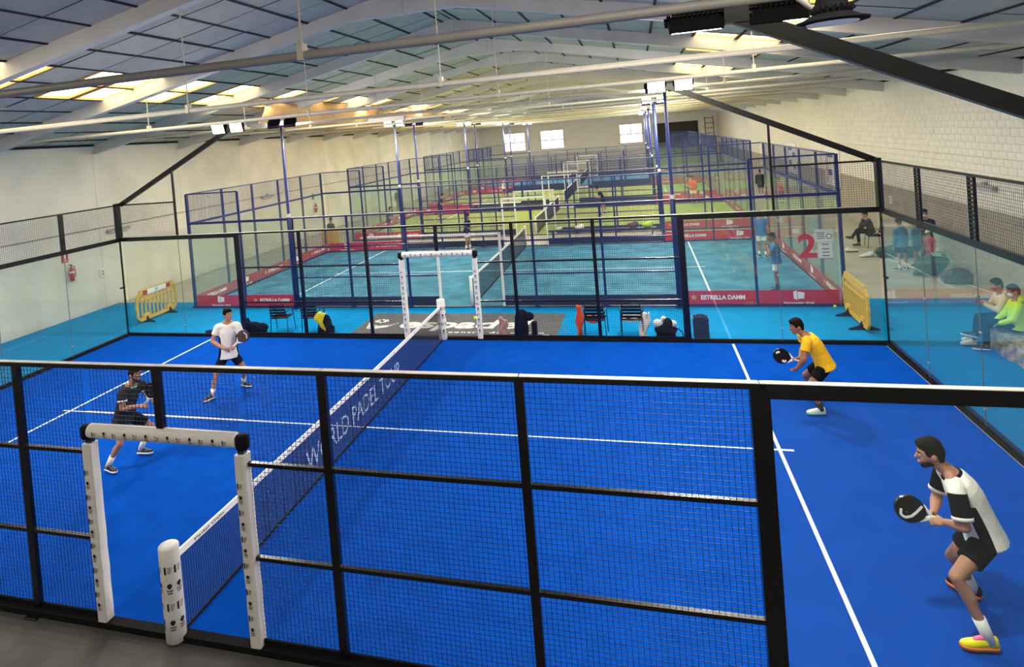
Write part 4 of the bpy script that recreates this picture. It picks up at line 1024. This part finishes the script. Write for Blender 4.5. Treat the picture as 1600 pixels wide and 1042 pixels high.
def person(label, J, s=1.0, skin='skin', shirt='white_cloth', shorts='black_cloth', socks='white_cloth', shoes='shoe_black', sole='shoe_white', vox=.012,
           sleeve=.55, long_sleeve=False, trousers=False, bow=.02, curl=(.9, .9), hdir=(None, None), hnrm=(None, None), extra=None, group=None, name='person', hairm='hair', beard=False, fine=False, sock_l=.36, shirt_hem=-.11, cap=None, maskm=None, hood=False, short_t=.62):
    J = {k: V(v) for k, v in J.items()}
    f = J['face'].normalized(); root = V((J['pelvis'].x, J['pelvis'].y, 0))
    for k in J:
        if k != 'face': J[k] = J[k]-root
    t = thing(name, label, 'person', tuple(root), 0, group)
    UP = V((0, 0, 1)); head = J['head']; nk = J['neck']
    hu = (UP*1.0+(head-nk).normalized()*.35); hu = (hu-f*hu.dot(f)).normalized(); hl = hu.cross(f)
    sk = MB()
    # torso
    rows = [(-.16, .07, .07), (-.08, .15, .105), (.05, .168, .118), (.22, .152, .108), (.38, .143, .102), (.58, .160, .115), (.74, .168, .112), (.86, .150, .092), (.95, .095, .075), (1.0, .062, .062)]
    sk.loft([ring_pts(R) for R in torso_rings(J, rows, 0, s, bow)])
    sk.cone(nk-(head-nk)*.12, head-hu*.055*s-f*.012*s, .064*s, .058*s, 12)
    for a in ('l', 'r'): sk.cone(nk+(head-nk)*.10, J['s'+a]+(nk-J['s'+a])*.25, .05*s, .045*s, 10)
    s0 = s; s = s*1.08
    # head
    sk.ell(head+hu*.018*s-f*.005*s, (f*.096*s, hl*.076*s, hu*.108*s), 20, 14)
    sk.cone(head+f*.018*s-hu*.045*s, head+f*.058*s-hu*.088*s, .058*s, .030*s, 12)
    sk.ell(head+f*.060*s-hu*.030*s, (f*.030*s, hl*.050*s, hu*.050*s), 12, 8)
    sk.cone(head+f*.088*s+hu*.014*s, head+f*.108*s-hu*.022*s, .009*s, .0145*s, 8)
    sk.ell(head+f*.086*s-hu*.060*s, (f*.012*s, hl*.026*s, hu*.012*s), 10, 6)
    for q in (-1, 1): sk.ell(head+hl*q*.079*s-f*.008*s-hu*.006*s, (f*.020*s, hl*.010*s, hu*.032*s), 10, 7)
    s = s0
    # arms and hands
    for q, a in enumerate(('l', 'r')):
        S_, E_, W_ = J['s'+a], J['e'+a], J['w'+a]
        sk.cone(S_, E_, .058*s, .046*s); sk.cone(E_, E_+(W_-E_)*.35, .046*s, .048*s); sk.cone(E_+(W_-E_)*.3, W_, .048*s, .030*s)
        d = V(hdir[q]) if hdir[q] else (W_-E_); nn = V(hnrm[q]) if hnrm[q] else (f*.3-UP*.4+(J['sr']-J['sl'])*(1 if a == 'l' else -1))
        hand(sk, W_, d, nn, s, curl[q], -1 if a == 'l' else 1)
        # legs
        H_, K_, A_ = J['h'+a], J['k'+a], J['a'+a]
        sk.cone(H_, K_, .088*s, .056*s); sk.cone(K_, A_, .054*s, .036*s)
        bk = (A_-K_).normalized(); kn = (K_-H_).normalized()
        cal = K_+(A_-K_)*.30+(kn*-1+bk*kn.dot(bk)).normalized()*-.0*s
        side = (J['hl']-J['hr']).normalized(); back = side.cross(bk).normalized()
        sk.ell(cal+back*.018*s*(1 if back.dot(f) < 0 else -1), (back*.047*s, side*.050*s, bk*.13*s), 12, 8)
        T_ = J['t'+a]; fd = (T_-A_); fd.z = 0; fd = fd.normalized(); sk.cone(A_-V((0, 0, .035*s)), A_+fd*.12*s-V((0, 0, .06*s)), .036*s, .03*s, 10)
    ob('body', remesh(sk, 'body', M[skin], vox, 3), t)
    # shirt
    sh = MB(); rw = [(shirt_hem, .205, .148), (shirt_hem*.3, .194, .142), (.07, .178, .130), (.22, .168, .122), (.38, .162, .118), (.58, .172, .125), (.74, .180, .120), (.86, .166, .100), (.94, .108, .085)]
    sh.loft([ring_pts(R) for R in torso_rings(J, rw, .014*s, s, bow)])
    sl_ = MB() if extra and 'sleeve' in extra else sh
    for a in ('l', 'r'):
        S_, E_, W_ = J['s'+a], J['e'+a], J['w'+a]
        ctr = nk+(J['pelvis']-nk)*.12
        sh.cone(S_+(ctr-S_)*.5, S_, .082*s, .068*s); sh.cone(nk+(J['pelvis']-nk)*.10, S_+(nk-S_)*.3, .060*s, .056*s)
        if long_sleeve:
            sl_.cone(S_, E_, .072*s, .062*s); flat(sl_, E_, E_+(W_-E_)*.94, .062*s, .048*s, over=.03)
        else:
            if sl_ is not sh: flat(sh, S_, S_+(E_-S_)*.08, .072*s, .070*s, over=.05*s)
            flat(sl_, S_+(E_-S_)*(.03 if sl_ is not sh else 0), S_+(E_-S_)*sleeve, .074*s, .076*s, over=.02*s if sl_ is not sh else .05*s)
            if extra and 'cuff' in extra: flat(extra.setdefault('_cuff', MB()), S_+(E_-S_)*(sleeve-.08), S_+(E_-S_)*(sleeve+.03), .079*s, .079*s)
    if hood: sh.cone(nk-f*.06*s+hl*.06*s, nk-f*.06*s-hl*.06*s, .055*s, .055*s); sh.ell(nk-f*.08*s+hu*.01*s, (f*.06*s, hl*.10*s, hu*.07*s))
    ob('hooded_top' if long_sleeve else 'shirt', remesh(sh, 'shirt', M[shirt], vox, 4), t)
    if sl_ is not sh: ob('sleeves', remesh(sl_, 'sleeves', M[extra['sleeve']], vox, 3), t, label='dark sleeves')
    if extra and '_cuff' in extra: ob('cuffs', extra['_cuff'].mesh('cuffs', M[extra['cuff']], True), t)
    if extra and 'side' in extra:
        sp = MB()
        for q in (-1, 1):
            rr = []
            for R in torso_rings(J, [r for r in rw if r[0] < .7], .015*s, s, bow):
                c, sd, fw, rx, ry = R; rr.append([c+sd*q*(rx*.80)+sd*rx*.235*math.cos(2*PI*i/12)*(1)+fw*(.055*s*math.sin(2*PI*i/12)+.02*s) for i in range(12)])
            sp.loft(rr)
        ob('side_panel', remesh(sp, 'side', M[extra['side']], vox, 2), t, label='dark side panels')
    if extra and 'collar' in extra:
        R = torso_rings(J, [(.955, .088, .078)], 0, s, bow)[0]; pts = ring_pts(R, 18); ob('collar', MB().path(pts+[pts[0]], .014*s, 6).mesh('collar', M[extra['collar']], True), t)
    # shorts or trousers
    so = MB(); so.loft([ring_pts(R) for R in torso_rings(J, [(-.17, .09, .085), (-.09, .165, .118), (.04, .170, .118), (.10, .150, .105)], .008*s, s, bow)])
    for a in ('l', 'r'):
        H_, K_, A_ = J['h'+a], J['k'+a], J['a'+a]
        if trousers: so.cone(H_, K_, .104*s, .073*s); flat(so, K_, K_+(A_-K_)*.93, .072*s, .058*s, over=.05)
        else: flat(so, H_, H_+(K_-H_)*short_t, .101*s, .098*s, over=.06*s)
    ob('trousers' if trousers else 'shorts', remesh(so, 'shorts', M[shorts], vox, 4), t)
    # socks and shoes
    for a in ('l', 'r'):
        K_, A_, T_ = J['k'+a], J['a'+a], J['t'+a]
        if not trousers:
            k2 = MB(); flat(k2, A_-V((0, 0, .03*s)), A_+(K_-A_)*sock_l, .044*s, .050*s, 14); ob('sock', k2.mesh('sock', M[socks], True), t)
        fd = T_-A_; g = V((fd.x, fd.y, 0)).normalized(); heel = A_-g*.055*s; heel.z = A_.z-.085*s
        d = (T_-heel); Lh = .285*s; d.normalize(); sd = d.cross(UP).normalized(); u2 = sd.cross(d)
        tip = heel+d*Lh; rows_ = [(0, .022, .07), (.04, .031, .088), (.18, .035, .098), (.34, .036, .085), (.52, .042, .066), (.75, .046, .050), (.92, .034, .038), (1.0, .015, .022)]
        up_, so_ = MB(), MB(); R1 = []; R2 = []
        for q, hw, h in rows_:
            c = heel+d*Lh*q+u2*.012*s
            R1.append([c+sd*hw*s*math.cos(th)+u2*(max(math.sin(th), 0)**.8*h*s+.012*s) for th in [PI*i/9 for i in range(10)]])
            R2.append([c+sd*x*(hw+.005)*s+u2*z*s for x, z in ((-1, -.012), (1, -.012), (1.02, .010), (.9, .018), (-.9, .018), (-1.02, .010))])
        sh_ = ob('shoe', up_.loft(R1).mesh('shoe', M[shoes if isinstance(shoes, str) else shoes[0 if a == 'l' else 1]], True), t); ob('sole', so_.loft(R2).mesh('sole', M[sole], True), sh_)
        if extra and 'tongue' in extra and a == 'l':
            ob('tongue', MB().cone(heel+d*.11*s+u2*.09*s, heel+d*.17*s+u2*.075*s, .026*s, .020*s, 10).mesh('tongue', M[extra['tongue']], True), sh_)
    s = s*1.08
    # hair, eyes, mouth
    ha = MB()
    ha.ell(head+hu*.066*s-f*.008*s, (f*.093*s, hl*.080*s, hu*.078*s), 18, 10); ha.ell(head-f*.040*s+hu*.020*s, (f*.070*s, hl*.080*s, hu*.082*s), 16, 10)
    ha.ell(head+hu*.092*s+f*.035*s, (f*.058*s, hl*.062*s, hu*.038*s), 14, 8); ha.ell(head-f*.052*s-hu*.030*s, (f*.045*s, hl*.062*s, hu*.055*s), 12, 8)
    for q in (-1, 1): ha.ell(head+hl*q*.062*s+hu*.036*s-f*.004*s, (f*.055*s, hl*.020*s, hu*.055*s), 10, 7)
    ob('hair', remesh(ha, 'hair', M[hairm], max(vox*.8, .008), 2), t)
    if cap: ob('hat', remesh(MB().ell(head+hu*.075*s, (f*.102*s, hl*.090*s, hu*.065*s)).ell(head+hu*.055*s+f*.10*s, (f*.065*s, hl*.07*s, hu*.012*s)), 'hat', M[cap], .01, 2), t)
    for q in (-1, 1):
        e = ob('eye', MB().ell(head+f*.082*s+hl*q*.031*s+hu*.008*s, (f*.009*s, hl*.012*s, hu*.0055*s), 10, 7).mesh('eye', M['eye'], True), t)
        ob('iris', MB().ell(head+f*.089*s+hl*q*.030*s+hu*.008*s, (f*.004*s, hl*.006*s, hu*.005*s), 8, 6).mesh('iris', M['iris'], True), e)
        ob('eyebrow', MB().bar(head+f*.089*s+hl*q*.015*s+hu*.030*s, head+f*.080*s+hl*q*.048*s+hu*.030*s, .008*s, .007*s).mesh('eyebrow', M[hairm]), t)
    if maskm: ob('face_mask', remesh(MB().ell(head+f*.062*s-hu*.042*s, (f*.052*s, hl*.064*s, hu*.050*s)), 'mask', M[maskm], .008, 2), t)
    else:
        ob('mouth', MB().ell(head+f*.098*s-hu*.060*s, (f*.006*s, hl*.022*s, hu*.006*s), 10, 6).mesh('mouth', M['lip'], True), t)
        if beard: ob('beard', remesh(MB().cone(head+f*.022*s-hu*.060*s, head+f*.062*s-hu*.092*s, .057*s, .030*s).ell(head+f*.045*s-hu*.075*s+hl*0, (f*.04*s, hl*.05*s, hu*.025*s)), 'beard', M[hairm], .008, 2), t)
    return t

def egg(n=28):
    out = []
    for i in range(n):
        a = 2*PI*i/n; r = 1.0
        x = .130*math.sin(a); z = .142*math.cos(a)
        if z < 0: x *= 1-.22*(z/.142)**2
        out.append((x, z))
    return out
def racket(label, hand_pos, head_c, nrm, face_m='black_matt', mark=None, grip='white_print', s=1.0):
    hp, hc = V(hand_pos), V(head_c); up = (hc-hp).normalized(); nn = V(nrm); nn = (nn-up*nn.dot(up)).normalized(); sd = up.cross(nn)
    t = thing('padel_racket', label, 'racket', tuple(hp), 0, 'rackets held by the players')
    fn = lambda u, v, d: hc-hp+sd*u*s+up*v*s+nn*d*s
    b = MB(); e = egg(); b.prism(e, fn, -.016, .016)
    b.prism([(x*.965, z*.965) for x, z in e], fn, -.019, .019); ob('face', b.mesh('face', M[face_m]), t)
    b = MB(); n = len(e); vs = [fn(x, z, -.018) for x, z in e]+[fn(x*1.02, z*1.02, 0) for x, z in e]+[fn(x, z, .018) for x, z in e]
    b.add(vs, [(j*n+i, j*n+(i+1) % n, (j+1)*n+(i+1) % n, (j+1)*n+i) for j in (0, 1) for i in range(n)]); ob('rim', b.mesh('rim', M['black'], True), t)
    b = MB()
    for q in (-1, 1): b.bar(fn(q*.075, -.105, 0), fn(q*.012, -.19, 0), .026*s, .028*s, up=nn)
    ob('bridge', b.mesh('bridge', M[grip if grip == 'white_print' else face_m]), t)
    ob('handle', MB().prof(fn(0, -.18, 0), fn(0, -.32, 0), [(0, .017*s), (.02, .018*s), (.12*s, .018*s), (.135*s, .022*s), (.14*s, .018*s)], 10).mesh('handle', M[grip], True), t)
    h = MB()
    for i in range(-2, 3):
        for j in range(-2, 3):
            if i*i+j*j < 6: h.ell(fn(i*.028, j*.03+.01, .0195), (sd*.005*s, up*.005*s, nn*.0008*s), 6, 4); h.ell(fn(i*.028, j*.03+.01, -.0195), (sd*.005*s, up*.005*s, nn*.0008*s), 6, 4)
    ob('hole', h.mesh('holes', M['deck']), t, kind='stuff')
    if mark:
        m = MB()
        for dd in (.0205, -.0205):
            for pl, w_ in mark:
                for a, b_ in zip(pl, pl[1:]): m.bar(fn(a[0], a[1], dd), fn(b_[0], b_[1], dd), w_*s, .0012*s, up=nn)
        ob('printed_mark', m.mesh('mark', M['white_print']), t)
    return t

# --- the four players on the blue court
P1 = dict(pelvis=(8.17, 1.62, .93), neck=(7.93, 1.66, 1.50), head=(7.775, 1.66, 1.675), face=(-1, .10, -.16),
          sl=(7.90, 1.45, 1.41), sr=(7.95, 1.86, 1.42), el=(7.91, 1.35, 1.12), wl=(7.81, 1.50, 1.07), er=(7.88, 1.86, 1.14), wr=(7.78, 1.68, 1.06),
          hl=(8.15, 1.525, .90), hr=(8.17, 1.715, .90), kl=(7.80, 1.31, .655), al=(8.02, 1.25, .125), tl=(7.76, 1.23, .035), kr=(7.98, 1.86, .52), ar=(8.20, 1.98, .13), tr=(8.02, 2.17, .04))
person('player in white shirt with black sleeves, yellow shoes, crouching nearest the camera', P1, 1.10, shirt='white_cloth', shorts='black_cloth', shoes=('shoe_yellow', 'black_cloth'), sole='shoe_orange', vox=.0085, bow=.05,
       curl=(1.05, 1.05), hdir=((-1, .25, -.1), (-1, -.1, .05)), extra=dict(sleeve='black_cloth', cuff='white_cloth', side='black_cloth', collar='black_cloth', tongue='shoe_pink'), beard=True, sleeve=.78, sock_l=.34, short_t=.58)
racket('black racket with a pale curved mark held by the nearest player', (7.735, 1.57, 1.07), (7.535, 1.56, 1.145), (0, -1, .15), mark=[([(-.02, .085), (-.075, .075), (-.09, .03), (-.06, -.02), (.0, -.055), (.07, -.085)], .024), ([(-.035, .03), (-.034, .03)], .02)])
P2 = dict(pelvis=(7.99, 6.5, .83), neck=(7.725, 6.5, 1.335), head=(7.60, 6.5, 1.475), face=(-1, -.12, -.22), sl=(7.70, 6.30, 1.27), sr=(7.72, 6.71, 1.28), el=(7.63, 6.23, 1.00), wl=(7.54, 6.34, .81),
          er=(7.74, 6.78, 1.03), wr=(7.64, 6.62, .87), hl=(7.97, 6.405, .80), hr=(7.99, 6.595, .80), kl=(7.70, 6.32, .50), al=(7.86, 6.33, .115), tl=(7.66, 6.30, .03), kr=(7.76, 6.86, .49), ar=(7.93, 6.98, .12), tr=(7.73, 6.98, .03))
person('player in yellow shirt and black shorts leaning forward on the blue court', P2, 1.04, 'skin_dark', 'yellow_cloth', 'black_cloth', 'grey_cloth', 'shoe_white', 'mint', vox=.010, bow=.05, curl=(.7, 1.0), hdir=(None, (-1, 0, .05)), sock_l=.25)
racket('black racket with two white flashes held by the yellow shirted player', (7.56, 6.60, .855), (7.345, 6.58, .925), (0, -1, .2), mark=[([(.02, .10), (.06, .08), (.05, .05)], .028), ([(-.06, -.02), (-.09, -.05), (-.05, -.08)], .03)])
P3 = dict(pelvis=(-3.73, 6.2, .90), neck=(-3.68, 6.2, 1.60), head=(-3.645, 6.18, 1.765), face=(1, -.42, .02), sl=(-3.47, 6.24, 1.525), sr=(-3.85, 6.08, 1.525), el=(-3.37, 6.24, 1.22), wl=(-3.47, 6.05, 1.12),
          er=(-3.96, 6.00, 1.23), wr=(-3.64, 5.93, 1.10), hl=(-3.67, 6.272, .87), hr=(-3.79, 6.128, .87), kl=(-3.50, 6.38, .52), al=(-3.70, 6.60, .12), tl=(-3.44, 6.54, .03), kr=(-3.94, 5.98, .50), ar=(-3.99, 5.87, .115), tr=(-4.05, 5.66, .03))
person('player in white shirt and navy shorts standing on the far left of the net', P3, 1.04, 'skin', 'white_cloth', 'navy_cloth', 'white_cloth', 'shoe_black', 'shoe_white', vox=.010, bow=.0, curl=(1, 1), hdir=((.5, -.6, .1), (1, .2, .0)), extra=dict(side='navy_cloth'), sock_l=.30)
racket('brown and black racket held up by the player in white and navy', (-3.41, 5.95, 1.13), (-3.16, 5.98, 1.36), (.25, -1, .1), 'brown_bag', mark=[([(-.05, .08), (.04, .09), (.09, .03)], .02)], grip='white_print')
P4 = dict(pelvis=(-3.665, 3.13, .86), neck=(-3.43, 3.12, 1.455), head=(-3.325, 3.10, 1.625), face=(1, -.12, -.08), sl=(-3.43, 3.33, 1.375), sr=(-3.46, 2.92, 1.375), el=(-3.35, 3.36, 1.15), wl=(-3.15, 3.18, 1.17),
          er=(-3.43, 2.87, 1.12), wr=(-3.18, 2.98, 1.13), hl=(-3.645, 3.225, .84), hr=(-3.655, 3.035, .84), kl=(-3.42, 3.46, .56), al=(-3.73, 3.48, .125), tl=(-3.47, 3.52, .035), kr=(-3.60, 2.92, .49), ar=(-3.87, 2.88, .12), tr=(-3.62, 2.82, .03))
person('bearded player in charcoal shirt bending beside the near gate', P4, 1.04, 'skin', 'grey_cloth', 'black_cloth', 'white_cloth', 'shoe_black', 'shoe_white', vox=.010, bow=.04, curl=(1, 1), hdir=((1, -.1, .05), (1, .2, .05)), extra=dict(cuff='white_cloth', collar='mint'), beard=True, sock_l=.42, short_t=.7)
racket('black racket with a white edge held by the player in charcoal, behind the post', (-3.10, 3.08, 1.19), (-2.99, 3.08, 1.37), (.15, -1, 0))

# --- spectators and people on the other courts: a pose is set from a few numbers
def stand(x, y, yaw, h=1.76, lean=.04, spread=.12, stride=0.0, arms='down', look=0.0):
    s = h/1.78; F = V((math.cos(yaw), math.sin(yaw), 0)); L = V((-F.y, F.x, 0)); U = V((0, 0, 1)); O = V((x, y, 0))
    P = lambda a, b, c: tuple(O+F*a*s+L*b*s+U*c*s)
    d = dict(pelvis=P(0, 0, .93), neck=P(lean*1.2, 0, 1.50), head=P(lean*1.5+.02, 0, 1.66), face=tuple(F*math.cos(look)+L*math.sin(look)-U*.12), sl=P(lean, .19, 1.41), sr=P(lean, -.19, 1.41),
             hl=P(0, .095, .90), hr=P(0, -.095, .90), kl=P(stride*.5+.03, spread*.9, .50), kr=P(-stride*.3+.03, -spread*.9, .50), al=P(stride, spread, .115), ar=P(-stride, -spread, .115), tl=P(stride+.2, spread+.03, .03), tr=P(-stride+.2, -spread-.03, .03))
    A = dict(down=((.0, .25, 1.12), (.08, .24, .86)), hip=((-.06, .33, 1.16), (.10, .17, 1.02)), front=((.04, .24, 1.12), (.27, .09, 1.10)), face=((.12, .23, 1.16), (.20, .06, 1.42)), cross=((.06, .25, 1.13), (.2, -.06, 1.16)))[arms]
    for q, a in ((1, 'l'), (-1, 'r')):
        d['e'+a] = P(A[0][0]+lean*.6, q*A[0][1], A[0][2]); d['w'+a] = P(A[1][0]+lean*.4, q*A[1][1], A[1][2])
    return d, s
def sit(x, y, yaw, seat=.45, h=1.76, lean=.02, knee=.50, legs=0.0, cross=False, arms='lap'):
    s = h/1.78; F = V((math.cos(yaw), math.sin(yaw), 0)); L = V((-F.y, F.x, 0)); U = V((0, 0, 1)); O = V((x, y, seat))
    P = lambda a, b, c: tuple(O+F*a*s+L*b*s+U*c*s); G = lambda a, b, z: tuple(V((x, y, z))+F*a*s+L*b*s)
    d = dict(pelvis=P(0, 0, .14), neck=P(lean*2.6, 0, .66), head=P(lean*3+.03, 0, .83), face=tuple(F-U*.25), sl=P(lean*2.3, .18, .57), sr=P(lean*2.3, -.18, .57), hl=P(.02, .09, .13), hr=P(.02, -.09, .13),
             kl=P(.44, .13, .11+(.10 if cross else 0)), kr=P(.44, -.13, .10), al=G(.44+legs, .12, .115), ar=G(.42+legs*.6, -.12, .115), tl=G(.66+legs, .14, .03), tr=G(.64+legs*.6, -.14, .03))
    if cross: d['kl'] = P(.45, -.02, .21); d['al'] = P(.66, -.10, -.10); d['tl'] = P(.88, -.12, -.12)
    A = dict(lap=((.10, .24, .32), (.30, .10, .19)), phone=((.16, .22, .34), (.36, .06, .44)), chin=((.30, .10, .30), (.20, .02, .68)))[arms]
    for q, a in ((1, 'l'), (-1, 'r')):
        d['e'+a] = P(A[0][0]+lean, q*A[0][1], A[0][2]); d['w'+a] = P(A[1][0]+lean, q*A[1][1], A[1][2])
    return d, s
def crowd(label, pose, **k):
    J, s = pose; return person(label, J, s, **k)
p = sit(12.22, 10.10, PI-.12, .455, 1.74, .03, arms='phone', cross=False, legs=.18)
crowd('seated spectator in cream top and red mask with a phone on the stone bench', p, shirt='cream_cloth', shorts='navy_cloth', long_sleeve=True, trousers=True, shoes='shoe_white', vox=.012, maskm='mask_red', hood=True, curl=(.8, .8))
t = thing('mobile_phone', 'dark phone held by the spectator in the cream top', 'phone', (11.76, 10.15, .97)); ob('body', MB().cbox((0, 0, 0), (.016, .075, .15)).mesh('body', M['black'])  , t, (0, 0, 0), (0, .5, 0)); ob('screen', MB().cbox((.009, 0, 0), (.002, .066, .135)).mesh('screen', M['ink_grey']), t, (0, 0, 0), (0, .5, 0))
p = sit(12.12, 9.54, PI-.15, .455, 1.76, -.01, cross=True, legs=.06)
crowd('seated spectator in neon yellow top and white face mask with crossed legs', p, shirt='neon', shorts='navy_cloth', long_sleeve=True, trousers=True, shoes='shoe_black', sole='shoe_white', vox=.012, maskm='mask_white', hood=True)
p = sit(13.12, 21.0, PI-.1, .45, 1.62, .05, cross=True, arms='chin')
crowd('dark clothed spectator sitting cross-legged on a chair with chin in hand', p, shirt='grey_cloth', shorts='black_cloth', long_sleeve=True, trousers=True, sole='shoe_black', vox=.016)
t = armchair('black chair under the spectator with chin in hand', 13.20, 21.0, PI/2-.1)
p = stand(12.74, 17.0, PI/2+.5, 1.60, .05, .15)
crowd('spectator in loose teal blue hooded top seen from behind beside the bags', p, shirt='teal_cloth', shorts='black_cloth', long_sleeve=True, vox=.015, hood=True, shirt_hem=-.14)
p = stand(13.28, 17.45, PI-.6, 1.52, .03, .10, arms='cross')
crowd('shorter spectator in teal blue top standing at the elbow of the hooded one', p, shirt='teal_cloth', shorts='navy_cloth', long_sleeve=True, vox=.015, shirt_hem=-.12)
p = stand(13.72, 17.95, -PI/2-.4, 1.74, .0, .10, arms='cross')
crowd('spectator in black leaning at the right wall, only the head above the rail', p, shirt='black_cloth', shorts='black_cloth', long_sleeve=True, trousers=True, vox=.015, maskm='mask_white')
p = stand(13.52, 17.15, PI+.6, 1.22, .03, .08)
crowd('child in red top and pale hat standing among the spectators', p, shirt='red_fabric', shorts='red_fabric', vox=.014, cap='paper', trousers=True, shoes='shoe_white')
p = stand(8.80, 14.72, PI*.93, 1.70, .03, .08, arms='face', look=.3)
crowd('player in blue shirt and white shorts at the teal court glass, hands near the face', p, skin='skin_dark', shirt='blue_cloth', shorts='white_cloth', socks='grey_cloth', vox=.014, sleeve=.6)
p = stand(9.22, 19.5, PI/2+.1, 1.70, .03, .09, .10)
crowd('player in blue shirt and white shorts walking away on the teal court', p, shirt='blue_cloth', shorts='white_cloth', vox=.016, shoes='shoe_black')
p = stand(-2.62, 22.7, -.2, 1.68, .05, .12, .05, arms='front')
crowd('player in black shirt and pale shorts at the far left of the teal court', p, shirt='black_cloth', shorts='paper', vox=.018)
p = sit(-10.75, 24.9, -.3, .62, 1.70, .05)
crowd('spectator in dark jacket sitting beyond the far left corner of the teal court', p, shirt='grey_cloth', shorts='paper', long_sleeve=True, vox=.018)
t = thing('stool', 'grey stool under the spectator in the dark jacket', 'stool', (-10.78, 24.9, 0)); ob('seat', bx((-.22, -.22, .56), (.22, .22, .61), 'grey_steel'), t)
for a in (-.17, .17):
    for b_ in (-.17, .17): ob('leg', bx((-.02, -.02, 0), (.02, .02, .56), 'grey_steel'), t, (a, b_, 0))
p = stand(-8.45, 27.6, .3, 1.66, .10, .2, .08, arms='front')
crowd('player in dark shirt and red shorts at the left of the third court', p, shirt='black_cloth', shorts='red_fabric', vox=.02)
p = stand(-7.2, 33.3, .1, 1.72, .16, .2, .1, arms='front')
crowd('player in navy shirt on the far left side of the third court', p, shirt='navy_cloth', shorts='navy_cloth', vox=.02)
p = stand(3.05, 32.7, PI, 1.70, .22, .2, .12, arms='front')
crowd('player in black bending low on the right side of the third court', p, shirt='black_cloth', shorts='black_cloth', vox=.02)
p = stand(8.25, 36.0, -PI/2-.4, 1.75, .10, .15, arms='front')
crowd('player in orange shirt at the right end of the third court', p, shirt='orange_cloth', shorts='paper', vox=.02)
p = stand(12.25, 37.5, PI/2, 1.75, .02, .1)
crowd('spectator in dark clothes standing by the right wall poster', p, shirt='black_cloth', shorts='black_cloth', long_sleeve=True, vox=.022)
p = stand(12.75, 34.2, PI+.6, 1.5, .12, .12, arms='front')
crowd('spectator in red top bending beside the right wall', p, shirt='orange_cloth', shorts='grey_cloth', vox=.022)
p = stand(-12.4, 39.6, -PI/2, 1.72, .02, .1)
crowd('distant spectator in grey standing along the left wall', p, shirt='grey_cloth', shorts='grey_cloth', long_sleeve=True, trousers=True, vox=.024)
p = stand(-5.3, 44.6, .2, 1.72, .05, .14, arms='front')
crowd('distant player in white shirt on the left of the fourth court', p, shirt='white_cloth', shorts='black_cloth', vox=.024)
p = stand(8.6, 45.5, PI, 1.72, .05, .14, arms='front')
crowd('distant player in pale shorts on the right of the fourth court', p, shirt='grey_cloth', shorts='paper', vox=.024)
